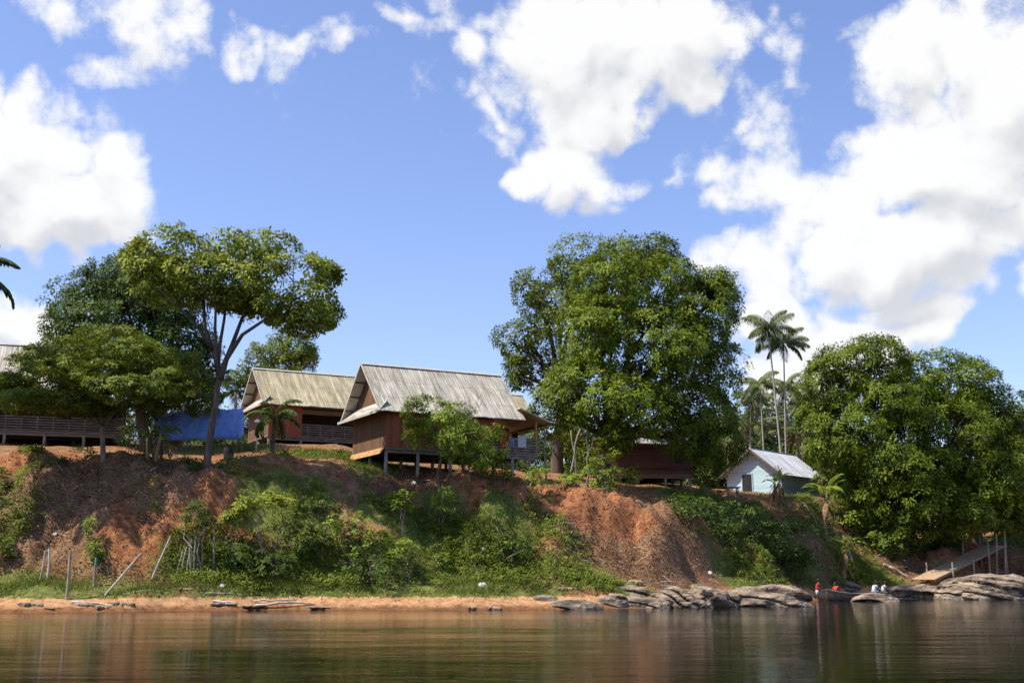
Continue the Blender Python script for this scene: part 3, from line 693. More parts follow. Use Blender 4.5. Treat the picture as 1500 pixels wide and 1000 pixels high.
# ------------------------------------------------------------------ houses
def stilt_house(name, label, origin, ang, L, Wd, zf, wl, wall_h=2.15, ridge=3.4, ov=.7, x0=-.65, x1=None, roofm='roof_grey', wallm='wall_red', gablem='wall_brown',
                post_x=(0, 2.2, 4.4, 6.6, 8.8), skirt0=True, skirt1=True, skirt_out=1.9, porch=True, loft_open=True, slat=True, rail_h=.95, win=None, nrows=3):
    ox, oy = origin; gr = g1(ox, oy)
    t_ = thing(name, (ox, oy, gr), label, 'house', 'stilt houses on the bank', rz=ang)
    ca, sa = math.cos(ang), math.sin(ang)
    def ground(x, y): return g1(ox + x * ca - y * sa, oy + x * sa + y * ca) - gr
    F = zf - gr; ze = F + wall_h; zr = ze + ridge; x1 = L if x1 is None else x1
    pitch = ridge / (Wd / 2 + ov)
    # floor with joists
    mb = MB(); mb.box((L/2, Wd/2, F - .06), (L + .1, Wd + .1, .10))
    mb.build('floor', M['wood_grey'], t_)
    mb = MB()
    for y in np.linspace(.08, Wd - .08, nrows): mb.box((L/2, y, F - .22), (L, .12, .20))
    mb.build('floor_beam', M['wood_grey'], t_)
    for x in post_x:
        for y in np.linspace(.1, Wd - .1, nrows):
            gb = ground(x, y); x_ = min(max(x, .1), L - .1)
            MB().tube([(x_, y, gb - .3), (x_ + .01, y, (gb + F)/2), (x_, y, F - .32)], [.12, .105, .105], 8).build('post', M['wood_post'], t_, smooth=True)
    # walls: solid to wl, porch beyond
    tw = .07
    MB().box((wl/2, 0, F + wall_h/2), (wl, tw, wall_h)).build('wall', M[wallm], t_)
    MB().box((wl/2, Wd, F + wall_h/2), (wl, tw, wall_h)).build('wall', M[wallm], t_)
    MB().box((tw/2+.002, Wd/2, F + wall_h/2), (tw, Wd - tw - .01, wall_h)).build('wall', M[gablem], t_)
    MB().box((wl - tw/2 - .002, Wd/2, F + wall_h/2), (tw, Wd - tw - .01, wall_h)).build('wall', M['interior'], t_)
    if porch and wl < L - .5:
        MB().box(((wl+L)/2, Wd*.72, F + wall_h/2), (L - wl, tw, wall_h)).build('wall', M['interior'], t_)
        for x in ([L - .08] if L - wl < 4 else [L - .08, (wl + L)/2]):
            MB().box((x, .06, F + wall_h/2), (.13, .13, wall_h)).build('porch_post', M['wood_orange' if L - wl < 4 else 'wood_grey'], t_)
        mb = MB()
        for k in range(6):
            z = F + .08 + k * rail_h / 5.5
            mb.box(((wl+L)/2, -.03, z), (L - wl, .03, .075)); mb.box((L + .02, Wd*.36, z), (.03, Wd*.72, .075))
        for x in np.arange(wl + .5, L, 1.0): mb.box((x, .02, F + rail_h/2), (.06, .05, rail_h))
        mb.build('railing', M['wood_grey'], t_)
    # gable triangles
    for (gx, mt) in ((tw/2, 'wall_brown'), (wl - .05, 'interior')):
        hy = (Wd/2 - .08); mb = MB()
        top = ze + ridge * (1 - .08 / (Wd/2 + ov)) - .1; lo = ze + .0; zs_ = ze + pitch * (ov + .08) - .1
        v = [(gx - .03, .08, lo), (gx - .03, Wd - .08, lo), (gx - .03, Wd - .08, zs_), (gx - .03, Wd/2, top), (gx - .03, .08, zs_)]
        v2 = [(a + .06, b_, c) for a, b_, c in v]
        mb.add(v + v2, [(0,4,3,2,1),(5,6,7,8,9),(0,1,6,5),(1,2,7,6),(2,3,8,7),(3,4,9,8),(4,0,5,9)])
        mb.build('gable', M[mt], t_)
    # roof: two corrugated slopes, slightly wavy, pale underneath
    nxr = 40
    for sgn in (-1, 1):
        rows = []; xs = np.linspace(x0, x1, nxr)
        for s in np.linspace(0, 1, 9):
            y = Wd/2 + sgn * (Wd/2 + ov) * s; z = zr - ridge * s - .05 * math.sin(s * math.pi)
            zz = z + .018 * fbm(np.stack([xs * .8, np.full(nxr, s * 5 + sgn * 9), np.full(nxr, ox)], -1), 3) + np.where(s == 1, RNG.normal(0, .012, nxr), 0)
            rows.append(np.stack([xs, np.full(nxr, y), zz], -1))
        A = np.array(rows); top_ = A.reshape(-1, 3); bot = top_ - np.array([0, 0, .05]); n_ = len(top_)
        R, Cc = A.shape[:2]; fs = []; fb = []
        for r_ in range(R-1):
            for c_ in range(Cc-1):
                q = (r_*Cc+c_, r_*Cc+c_+1, (r_+1)*Cc+c_+1, (r_+1)*Cc+c_)
                fs.append(q if sgn > 0 else q[::-1]); fb.append(tuple(i + n_ for i in (q[::-1] if sgn > 0 else q)))
        per = [(0, i) for i in range(Cc)] + [(i, Cc-1) for i in range(1, R)] + [(R-1, i) for i in range(Cc-2, -1, -1)] + [(i, 0) for i in range(R-2, 0, -1)]
        ids = [a * Cc + b_ for a, b_ in per]; fe = [(ids[i], ids[(i+1) % len(ids)], ids[(i+1) % len(ids)] + n_, ids[i] + n_) for i in range(len(ids))]
        mb = MB(); mb.add(np.vstack([top_, bot]), fs + fb + fe); o = mb.build('roof_slope', [M[roofm], M['soffit']], t_)
        mi = np.zeros(len(o.data.polygons), np.int32); mi[len(fs):len(fs)+len(fb)] = 1; o.data.polygons.foreach_set('material_index', mi)
    mb = MB(); mb.slab([(x0-.02, Wd/2-.16, zr-.09+.03), (x1+.02, Wd/2-.16, zr-.09+.03), (x1+.02, Wd/2, zr+.055), (x0-.02, Wd/2, zr+.055)], .02)
    mb.slab([(x0-.02, Wd/2, zr+.055), (x1+.02, Wd/2, zr+.055), (x1+.02, Wd/2+.16, zr-.06), (x0-.02, Wd/2+.16, zr-.06)], .02)
    mb.build('ridge_cap', M['trim'], t_)
    mb = MB()                                       # purlins carrying the slopes
    for sgn in (-1, 1):
        for s in (.28, .52, .76, .96):
            y = Wd/2 + sgn * (Wd/2 + ov) * s; z = zr - ridge * s - .05 * math.sin(s * math.pi) - .11
            mb.box(((x0+x1)/2, y, z - .01), (x1 - x0 - .06, .07, .09))
    mb.build('purlin', M['beam'], t_)
    mb = MB()                                       # barge boards on the near verge
    for sgn in (-1, 1):
        mb.bar((x0 - .02, Wd/2 + sgn*.02, zr - .03), (x0 - .02, Wd/2 + sgn * (Wd/2 + ov), ze - .03), .03, .13)
    mb.build('barge_board', M['trim'], t_)
    if skirt0:
        mb = MB(); yo = ov + .05; so = .15
        mb.slab([(x0 - so, -yo, ze - .06), (.02, -yo*.3, ze + .75), (.02, Wd + yo*.3, ze + .75), (x0 - so, Wd + yo, ze - .06)], .05)
        mb.build('skirt_roof', M['roof_pale'], t_)
        MB().bar((x0 - so - .03, -yo, ze - .07), (x0 - so - .03, Wd + yo, ze - .07), .04, .16).build('fascia', M['trim'], t_)
    if skirt1:
        mb = MB(); mb.slab([(x1 - .25, -ov*.6, ze + .75), (x1 - .25, Wd + ov*.6, ze + .75), (x1 + skirt_out, Wd + ov, ze - .12), (x1 + skirt_out, -ov, ze - .12)], .06)
        mb.build('skirt_roof', [M['roof_tan']], t_)
        MB().bar((x1 + skirt_out, -ov, ze - .16), (x1 + skirt_out, Wd + ov, ze - .16), .05, .14).build('fascia', M['beam'], t_)
    if slat:    # flared strip of boards at the foot of the near wall
        mb = MB()
        for k in range(3): mb.slab([(-.06 - k*.10, -.05, F - k*.13), (-.06 - k*.10, Wd + .05, F - k*.13), (-.16 - k*.10, Wd + .05, F - .15 - k*.13), (-.16 - k*.10, -.05, F - .15 - k*.13)], .02)
        mb.build('skirting_board', M['wood_orange'], t_)
    if win:
        for (x, zc, ww, hh) in win:
            fr = MB().box((x, -tw/2 - .012, F + zc), (ww + .14, .03, hh + .14)).build('window', M['beam'], t_)
            MB().box((x, -tw/2 - .034, F + zc), (ww, .012, hh)).build('pane', M['black'], fr)
    return t_
A_ANG = math.radians(28)
def house_origin(px_e, py_e, D_e, ang, ov, x0, ):     # ground plan origin so that the near front eave corner stands on this sight line
    e = P(px_e, py_e, D_e); ca, sa = math.cos(ang), math.sin(ang)
    return (e[0] - (x0 * ca + ov * sa), e[1] - (x0 * sa - ov * ca)), e[2]
# main house in the centre
og, ez = house_origin(557, 600, 69.5, A_ANG, .7, -.65)
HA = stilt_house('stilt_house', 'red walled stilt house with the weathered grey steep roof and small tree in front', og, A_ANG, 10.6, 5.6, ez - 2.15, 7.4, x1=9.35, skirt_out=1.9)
HA_O, HA_F = og, ez - 2.15
# house behind to the left
og, ez = house_origin(386, 590, 86.5, A_ANG, .7, -.65)
HB = stilt_house('stilt_house', 'tan roofed stilt house with long railed porch, left of the grey roofed one', og, A_ANG, 12.5, 5.6, ez - 2.3, 2.6, wall_h=2.3, ridge=3.2, x1=12.5,
                 roofm='roof_tan', post_x=(0, 2.6, 5.4, 8.2, 11), slat=False, skirt1=False)
# house at far left behind the spreading tree
og, ez = house_origin(-190, 560, 74, math.radians(17), .7, -.65)
HC = stilt_house('stilt_house', 'stilt house with slatted gallery at the far left, half hidden by the spreading tree', og, math.radians(17), 15.0, 5.6, ez - 2.7, 4.0, wall_h=2.7, ridge=3.6, x1=10.6,
                 roofm='roof_pale', post_x=(0, 2.5, 5, 7.5, 10, 12.5, 14.8), slat=False, skirt1=True, skirt_out=3.0)
# roof behind the main house, right
og, ez = house_origin(640, 612, 99, A_ANG, .7, -.65)
HD = stilt_house('stilt_house', 'stilt house whose tan roof end shows behind the right end of the grey roof', og, A_ANG, 9.8, 5.6, ez - 2.2, 7.0, ridge=3.2, x1=9.6, roofm='roof_tan', slat=False, skirt1=True, skirt_out=.8)
# dark board house under the great tree
og, ez = house_origin(888, 648, 90, math.radians(8), .5, -.4)
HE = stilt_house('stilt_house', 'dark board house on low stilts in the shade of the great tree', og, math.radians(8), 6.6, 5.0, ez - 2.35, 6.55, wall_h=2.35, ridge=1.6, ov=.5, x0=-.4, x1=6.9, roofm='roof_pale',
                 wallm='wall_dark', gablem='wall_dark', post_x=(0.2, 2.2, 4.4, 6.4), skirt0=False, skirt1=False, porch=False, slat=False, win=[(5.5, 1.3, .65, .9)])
# pale blue cottage
ang = math.radians(50); c0 = P(1146, 722, 102); cz = c0[2]
ct = thing('cottage', (c0[0], c0[1], g1(c0[0], c0[1])), 'small pale blue boarded cottage with grey metal roof behind the thin palms', 'cottage', rz=ang)
cb_ = cz - ct.location[2]; cw, cl, ch, crz = 5.4, 7.6, 1.9, 2.05
MB().box((0, cw/2, cb_ + ch/2), (.08, cw, ch)).build('wall', M['wall_blue'], ct)
mb = MB(); v = [(-.04, .0, cb_+ch+.002), (-.04, cw, cb_+ch+.002), (-.04, cw/2, cb_+ch+crz)]; mb.add(v + [(.04, b_, c) for a, b_, c in v], [(0,2,1),(3,4,5),(0,1,4,3),(1,2,5,4),(2,0,3,5)]); mb.build('gable', M['wall_blue'], ct)
MB().box((cl/2+.04, .04, cb_ + ch/2), (cl, .08, ch)).build('wall', M['wall_blue_shaded'], ct)
MB().box((cl/2+.04, cw-.04, cb_ + ch/2), (cl, .08, ch)).build('wall', M['wall_blue_shaded'], ct)
MB().box((cl, cw/2, cb_ + ch/2), (.08, cw-.18, ch)).build('wall', M['wall_blue'], ct)
MB().box((cl/2, cw/2, cb_ - .08), (cl, cw, .14)).build('floor', M['wood_grey'], ct)
for x in (.3, cl/2, cl-.3):
    for y in (.3, cw-.3): MB().box((x, y, cb_ - .5), (.25, .25, .72)).build('pier', M['trim'], ct)
dr = MB().box((-.065, cw*.62, cb_ + .88), (.05, .95, 1.76)).build('door', M['black'], ct)
mb = MB(); [mb.box((-.075, cw*.62 + s*.52, cb_ + .9), (.07, .07, 1.86)) for s in (-1, 1)]; mb.box((-.075, cw*.62, cb_+1.86), (.07, 1.1, .07)); mb.build('door_frame', M['wall_blue'], dr)
for sgn in (-1, 1):
    ye, yr = cw/2 + sgn*(cw/2+.5), cw/2; ze_, zr_ = cb_+ch-.36, cb_+ch+crz+.09
    q = [(-.7, yr, zr_), (cl+.5, yr, zr_), (cl+.5, ye, ze_), (-.7, ye, ze_)]
    MB().slab(q if sgn < 0 else q[::-1], .05).build('roof_slope', M['roof_metal'], ct)
    MB().bar((-.73, yr, zr_-.08), (-.73, ye, ze_-.08), .04, .16).build('barge_board', M['beam'], ct)
MB().bar((-.7, cw/2, zr_+.03), (cl+.5, cw/2, zr_+.03), .25, .05).build('ridge_cap', M['roof_metal'], ct)

# ------------------------------------------------------------------ tarpaulin shelter
o0 = P(225, 634, 80); o1 = P(357, 641, 78)
tz = (o0[2] + o1[2]) / 2; gx = (o0 + o1) / 2
tp = thing('tarp_shelter', (gx[0], gx[1], g1(gx[0], gx[1])), 'blue tarpaulin canopy on thin poles beside the spreading tree', 'shelter')
nn_, mm_ = 40, 18; rows = []
ux = (o1 - o0) / np.linalg.norm(o1 - o0); uy = np.array([-.30, .954, 0])
for j, s in enumerate(np.linspace(0, 1, mm_)):
    yy_ = (.5 * s / .38) if s < .38 else .5 + 3.0 * (s - .38) / .62 
    q_ = (s - .38) / .62
    zz_ = .85 * (s / .38) if s < .38 else (.85 + 1.2 * math.sin(min(1, q_ / .6) * math.pi / 2) if q_ < .6 else 2.05 - .9 * ((q_ - .6) / .4) ** 1.4)
    base_ = o0[None] + np.linspace(0, 1, nn_)[:, None] * (o1 - o0)[None] + uy * yy_
    wv_ = fbm(np.stack([np.linspace(0, 9, nn_), np.full(nn_, s * 3), np.zeros(nn_)], -1), 3)
    base_[:, 2] = tz + zz_ - .12 * np.abs(np.sin(np.linspace(0, 4 * math.pi, nn_))) * math.sin(s * math.pi) + .07 * wv_
    base_ = base_ - uy * (wv_ * .05)[:, None]
    rows.append(base_)
for dz_ in (-.34,):
    r0_ = rows[0].copy(); r0_[:, 2] += dz_ + .03 * np.sin(np.linspace(0, 30, nn_)); rows.insert(0, r0_)
A = np.array(rows); mb = MB(); R_, C_ = A.shape[:2]
mb.add(A.reshape(-1, 3), [(i*C_+j, i*C_+j+1, (i+1)*C_+j+1, (i+1)*C_+j) for i in range(R_-1) for j in range(C_-1)])
o = mb.build('tarpaulin', M['tarp'], tp, loc=tp.location, smooth=True)
md = o.modifiers.new('thickness', 'SOLIDIFY'); md.thickness = .012
for s in (0.02, .33, .66, .80, .93, .99):
    for dpt in (0.05, 3.3):
        q = o0 + (o1 - o0) * s + uy * dpt
        MB().tube([(q[0], q[1], g1(q[0], q[1]) - .2), (q[0], q[1], tz + .05)], .04, 6).build('pole', M['wood_grey'], tp, loc=tp.location)

# ------------------------------------------------------------------ big trees
b = on(303, 65.8)
fk = P(322, 548, 65.8)
def br(pts, r): return ([P(x, y, 65.8 + d) for x, y, d in pts], r)
paths = [br([(322,548,0),(313,515,0),(300,480,.3),(298,440,.5),(270,400,.8)], [.19,.13,.11,.09,.05]),
         br([(322,552,0),(316,520,-.2),(315,480,-.6),(316,450,-1),(330,400,-1.5)], [.17,.10,.09,.07,.04]),
         br([(318,540,0),(322,505,.2),(328,470,.6),(332,440,1),(350,380,1.5)], [.16,.10,.085,.07,.04]),
         br([(322,550,0),(340,505,.5),(355,465,.8),(385,435,1),(410,400,1)], [.19,.13,.10,.07,.04]),
         br([(322,556,0),(332,525,0),(355,490,-.5),(385,470,-1),(430,440,-1.3),(460,425,-1.5)], [.21,.15,.11,.085,.06,.03]),
         br([(313,515,0),(290,480,-.5),(262,450,-1.2),(230,420,-2)], [.11,.08,.06,.03])]
tree('tall_tree', 'tall slender tree with bare forked trunk and wide flat light green crown', 'tree', b,
     [EL(250,370,65.8,55,30,2.6), EL(330,372,65.8,60,32,2.6), EL(395,365,65.9,38,28,2.4), EL(430,405,65.8,48,30,2.8), EL(370,415,65.6,62,26,2.5), EL(300,405,65.6,60,24,2.8), EL(455,440,65.6,32,26,2.0), EL(410,452,65.9,40,22,2.2), EL(222,395,65.8,32,22,2), EL(478,400,65.8,20,12,1), EL(445,468,65.6,34,18,1.6), EL(475,462,65.6,16,18,1.2), EL(250,425,65.8,40,22,2), EL(350,440,66,34,14,2), EL(210,375,65.8,26,16,1.4)],
     M['leaf_light'], M['bark'], r0=.21, fork=fk, dens=.85, rc=.42, nleaf=22, L=.31, wd=.15, gap=-.32, inner=.10, paths=paths, twigs=110, flat=.8, bump=.35, lr=.85, lflat=.7)
tree('round_tree', 'dense dark green rounded tree behind the spreading tree at the left', 'tree', on(215, 79),
     [EL(125,445,79,45,42,3.2), EL(180,420,79,55,45,4), EL(235,430,79,55,52,4), EL(160,480,78,75,45,4), EL(250,500,79,50,70,4), EL(105,490,79,32,32,2.5), EL(285,540,79,28,60,3), EL(205,560,79,70,50,4)],
     M['leaf_dark'], M['bark'], r0=.42, dens=.62, rc=.5, nleaf=36, L=.34, wd=.14, tint=.45, gap=-.9, lr=1.3)
tree('spreading_tree', 'broad low spreading tree with flat layered crown in front of the slatted gallery', 'tree', on(152, 67.5),
     [EL(90, 532, 67.5, 60, 18, 3.4), EL(150,505,67.5,75,22,4.2), EL(215,525,67,70,24,3.8), EL(265,560,67,42,24,3), EL(130,550,65,110,22,4), EL(40, 588, 66, 50, 20, 3), EL(205,575,65.5,80,22,3.2), EL(100,590,66,60,16,3), EL(285,590,67,25,22,2.2), EL(20,562,67,30,14,2.2)],
     M['leaf_olive'], M['bark_pale'], r0=.16, fork=P(150,625,67.5), dens=1.1, rc=.34, nleaf=24, L=.22, wd=.10, gap=-.4, inner=.25, flat=.5, twigs=80, bump=.3, lr=.85, lflat=.42)
tree('bushy_tree', 'small bushy tree rising behind the tan roof ridge', 'tree', on(408, 104),
     [EL(425,500,104,26,28,3), EL(395,525,104,32,24,3), EL(415,545,104,40,25,3), EL(445,520,104,16,14,2), EL(370,560,104,30,22,3)], M['leaf_olive'], M['bark'], r0=.3, dens=.45, rc=.5, nleaf=26, L=.36, wd=.15)
tree('great_tree', 'huge dense mango tree with drooping foliage standing right of the grey roofed house', 'tree', on(885, 83),
     [EL(905,430,83,62,62,4.5), EL(960,430,84,55,50,4.5), EL(1020,470,84,55,62,4.5), EL(880,500,82,60,60,4.5), EL(960,520,82,75,75,5), EL(1035,550,85,40,70,4), EL(850,580,81,50,50,3.5), EL(910,600,80,70,50,3.5),
      EL(1000,610,84,60,60,4), EL(1040,640,86,38,50,3.5), EL(825,610,82,38,45,3), EL(1025,650,84,22,24,2), EL(905,640,80,22,18,1.5), EL(1050,425,84,24,28,2.5)],
     M['leaf_mango'], M['bark'], r0=.55, dens=.62, rc=.48, nleaf=38, L=.34, wd=.12, droop=.6, inner=.3, gap=-.9, fork=P(890,640,83), bump=.22, tint=.5, lr=1.35)
tree('tall_tree', 'tall pale green tree behind the left side of the great mango tree', 'tree', on(815, 92),
     [EL(850,382,91,42,32,3.5), EL(925,378,91,52,28,4), EL(965,375,91,22,26,2.5), EL(785,425,91,30,30,3), EL(820,450,91,40,40,3.5), EL(770,500,91,42,30,3.2), EL(800,540,91,55,32,3.5), EL(757,545,91,20,22,2), EL(870,420,91,50,40,4)],
     M['leaf_olive'], M['bark'], r0=.5, dens=.45, rc=.5, nleaf=28, L=.34, wd=.15, gap=-.6, tint=.4, lr=1.3)
tree('broad_tree', 'broad dark rounded tree above the wooden ramp, the left of its pair', 'tree', on(1335, 103),
     [EL(1265,545,101,62,45,5), EL(1225,570,101,40,45,4), EL(1300,590,99,55,50,4.5), EL(1240,640,100,55,55,4.5), EL(1300,680,99,65,60,5), EL(1205,610,102,24,35,3), EL(1270,730,100,50,38,3.5), EL(1335,745,98,50,50,4)],
     M['leaf_mango'], M['bark'], r0=.5, dens=.46, rc=.58, nleaf=38, L=.40, wd=.15, droop=.45, inner=.3, gap=-.9, tint=.4, lr=1.6, group='pair of broad trees above the ramp')
tree('broad_tree', 'broad dark rounded tree above the wooden ramp, the right of its pair', 'tree', on(1420, 108),
     [EL(1360,560,104,55,42,5), EL(1410,580,104,55,48,5), EL(1450,610,104,42,50,5), EL(1380,650,100,75,60,5), EL(1450,690,102,50,65,5), EL(1400,745,100,65,38,4.5), EL(1485,640,106,22,38,3), EL(1478,745,103,30,36,4)],
     M['leaf_mango'], M['bark'], r0=.5, dens=.46, rc=.58, nleaf=38, L=.40, wd=.15, droop=.45, inner=.3, gap=-.9, tint=.4, lr=1.6, group='pair of broad trees above the ramp')
tree('bushy_tree', 'green tree cut off by the right photo edge beyond the broad pair', 'tree', on(1520, 125),
     [EL(1515,630,125,32,40,4), EL(1560,600,125,50,60,5), EL(1520,700,125,50,60,5)], M['leaf_olive'], M['bark'], r0=.4, dens=.25, rc=.8, nleaf=26, L=.5, wd=.2, lr=1.7)
tree('small_tree', 'small crooked light green tree growing against the front of the grey roofed house', 'tree', on(643, 69.3),
     [EL(628,605,69,32,20,1.6), EL(655,618,69,36,26,1.8), EL(618,635,69,26,18,1.3), EL(690,645,68.8,34,24,1.6), EL(715,648,69,24,20,1.3), EL(668,645,68.8,30,24,1.6), EL(700,668,69,30,18,1.3)],
     M['leaf_bright'], M['bark'], r0=.14, fork=P(648,665,69.3), dens=1.8, rc=.28, nleaf=26, L=.19, wd=.09, gap=-.6, inner=.2, twigs=50, lr=.6)
# bare upper twigs of a dying shrub beside it
bt = thing('bare_tree', on(688, 69), 'thin leafless tree with grey forking twigs against the grey roof', 'tree'); mb = MB()
q0 = on(688, 69); mb.tube([q0 - UP * .3, P(686,660,69), P(684,620,69)], [.06, .05, .04], 6)
for i in range(16):
    e = P(RNG.uniform(668, 712), RNG.uniform(572, 612), 69 + RNG.normal(0, .5)); s = P(684 + RNG.normal(0, 3), RNG.uniform(615, 640), 69)
    pt = limb_path(s, e, .05, 6, .08); mb.tube(pt, np.linspace(.028, .007, 6), 4)
    for k in range(3):
        mb.tube(limb_path(pt[2 + k], pt[2 + k] + rand_unit(1)[0] * .5 + UP * .3, .05, 4, .08), np.linspace(.012, .004, 4), 4)
mb.build('trunk', M['bark_pale'], bt, loc=q0)

# palms
GP = 'thin trunked palms behind the pale blue cottage'
palm('slender_palm', 'tallest slender palm with pale thin trunk over the pale blue cottage', on(1146, 110), P(1126, 492, 110), nf=15, L=2.7, r0=.085, mat=M['frond_mid'], ll=1.05, group=GP, shaft=.9, hang=1.3, nl=64, wid=.065, el=(-.2, 1.35), bend=1.3)
palm('slender_palm', 'second slender palm, just right of the tallest one', on(1150, 112), P(1148, 512, 112), nf=14, L=2.6, r0=.075, mat=M['frond_mid'], ll=.95, group=GP, shaft=.8, hang=1.3, nl=64, wid=.065, el=(-.2, 1.3), bend=1.3)
palm('slender_palm', 'shorter slender palm, left of the two tall ones', on(1120, 114), P(1114, 572, 114), nf=13, L=2.4, r0=.07, mat=M['frond_pale'], ll=.85, group=GP, shaft=.7, hang=1.3, nl=64, wid=.07, el=(-.2, 1.3), bend=1.5)
palm('slender_palm', 'shorter slender palm between the tall ones and the broad tree', on(1148, 118), P(1150, 575, 118), nf=12, L=2.4, r0=.07, mat=M['frond_pale'], ll=.8, group=GP, shaft=.6, hang=1.3, nl=64, wid=.07, el=(-.2, 1.3), bend=1.5)
palm('slender_palm', 'slender palm with the lowest crown, behind the left side of the cottage roof', on(1098, 118), P(1100, 590, 118), nf=12, L=2.4, r0=.07, mat=M['frond_pale'], ll=.85, group=GP, shaft=.6, hang=1.3, nl=64, wid=.07, el=(-.2, 1.3), bend=1.5)
palm('slender_palm', 'slender palm standing close to the left edge of the broad dark tree', on(1172, 120), P(1178, 600, 120), nf=12, L=2.4, r0=.07, mat=M['frond_pale'], ll=.85, group=GP, shaft=.6, hang=1.3, nl=64, wid=.07, el=(-.2, 1.3), bend=1.5)
GP2 = 'coconut palms in the far greenery'
palm('coconut_palm', 'bushy yellow green coconut palm right beside the shaded edge of the great tree', on(1092, 120), P(1092, 625, 120), nf=16, L=4.6, r0=.16, mat=M['frond_pale'], ll=1.0, group=GP2, wid=.14, el=(-.3, 1.4), dry=2, nl=54)
palm('coconut_palm', 'coconut palm with dry hanging fronds right behind the cottage roof', on(1172, 122), P(1168, 632, 122), nf=15, L=4.2, r0=.16, mat=M['frond_pale'], ll=1.0, group=GP2, wid=.14, el=(-.3, 1.4), dry=3, nl=54)
palm('coconut_palm', 'coconut palm low between the tall tree trunk and the tan roof', on(345, 100), P(345, 575, 100), nf=13, L=4.0, r0=.15, mat=M['frond'], ll=.95, group=GP2, wid=.14, el=(-.2, 1.4), nl=54)
palm('coconut_palm', 'palm at the left photo edge with only its fronds in view', on(-95, 62), P(-62, 402, 62), nf=18, L=3.5, r0=.14, mat=M['frond'], ll=.7, group=GP2, wid=.15, el=(-.9, 1.3), nl=54, hang=.7)
palm('small_palm', 'short dark palm with arching fronds in front of the tan roofed house', on(398, 71), P(402, 610, 71), nf=13, L=1.9, r0=.11, mat=M['frond'], ll=.5, el=(-.3, 1.25), bend=1.7, nl=46, hang=.6, trunkmat=M['bark'], wid=.09)

# background woods, each tree its own
GB = 'trees in the far greenery'
def ell_group(px, pt, pb, D, wpx): 
    h = (pb - pt)
    return [EL(px, pt + h*.3, D, wpx*.7, h*.3, 4), EL(px - wpx*.45, pt + h*.55, D, wpx*.55, h*.32, 4), EL(px + wpx*.45, pt + h*.5, D, wpx*.55, h*.32, 4), EL(px, pt + h*.75, D, wpx*.8, h*.3, 4)]
for (px, pt, wd_, D, mt, lab) in [
    (1068, 600, 40, 132, 'leaf_far', 'hazy green tree filling the gap right of the great tree'),
    (1115, 585, 46, 140, 'leaf_far', 'hazy green tree behind the trunks of the thin palms'),
    (1172, 560, 36, 138, 'leaf_far', 'pale loose tree between the thin palms and the broad dark tree'),
    (1200, 600, 34, 134, 'leaf_olive', 'yellow green tree at the left edge of the broad dark tree'),
    (1030, 640, 40, 128, 'leaf_dark', 'dark tree seen under the right side of the great tree')]:
    tree('background_tree', lab, 'tree', on(px, D), ell_group(px, pt, 735, D, wd_), M[mt], M['bark'], r0=.3, dens=.30, rc=.8, nleaf=28, L=.5, wd=.22, group=GB, twigs=8, lr=1.5)
protos = []
for i in range(3):
    D = 175; pr = thing('forest_tree', (0, 0, 0), 'x', 'tree', 'forest trees far behind the village')
    V = []; E = [(np.array([RNG.normal(0, 2.2), RNG.normal(0, 2), 6.5 + RNG.uniform(-1, 2.2)]), np.array([2.6, 2.6, 2.3]) * RNG.uniform(.8, 1.2)) for _ in range(6)]
    MB().tube([(0,0,-1),(0,0,3),(.2,0,7)], [.4,.3,.15], 7).build('trunk', M['bark'], pr)
    E += [(np.array([RNG.normal(0, 3), RNG.normal(0, 2), 2.0]), np.array([3.2, 2.6, 2.2])) for _ in range(4)]
    C, O = crown_clumps(E, .25, inner=.3, lr=1.6); V, tt = clump_leaves(C, O, np.full(len(C), .9), 20, .62, .28)
    quads('crown', V, 4, tt, M[['leaf_far', 'leaf_dark', 'leaf_olive'][i]], pr); protos.append(pr)
def copy_tree(o, parent=None):
    c = o.copy(); SC.collection.objects.link(c)
    if parent is not None: c.parent = parent
    for chd in o.children: copy_tree(chd, c)
    return c
FOREST = [(-60,150,'far tree left of the slatted gallery roof'),(40,160,'far tree behind the round dark tree'),(150,158,'far tree behind the blue tarpaulin'),(260,165,'far tree between tarpaulin and tall trunk'),
          (350,160,'far tree left of the tan roofed house'),(880,150,'far tree behind the great mango trunk'),(760,162,'far tree in the gap right of the railed porch'),(830,158,'far tree behind the vine covered bush'),
          (950,160,'far tree behind the dark board house'),(1010,155,'far tree right of the dark board house'),(1080,165,'far tree left of the cottage roof'),(1240,150,'far tree behind the left broad tree'),
          (1330,150,'far tree behind the meeting of the broad trees'),(1430,150,'far tree behind the right broad tree'),(1500,155,'far tree at the right photo edge'),(1600,150,'far tree beyond the right photo edge')]
for i, (px, D, lab) in enumerate(FOREST):
    o = protos[i] if i < 3 else copy_tree(protos[i % 3]); p = on(px, D)
    o.location = tuple(p); o.rotation_euler = (0, 0, RNG.uniform(0, 6)); s = RNG.uniform(.85, 1.1); o.scale = (s, s, s * (.8 if px < 1000 else 1)); o['label'] = lab

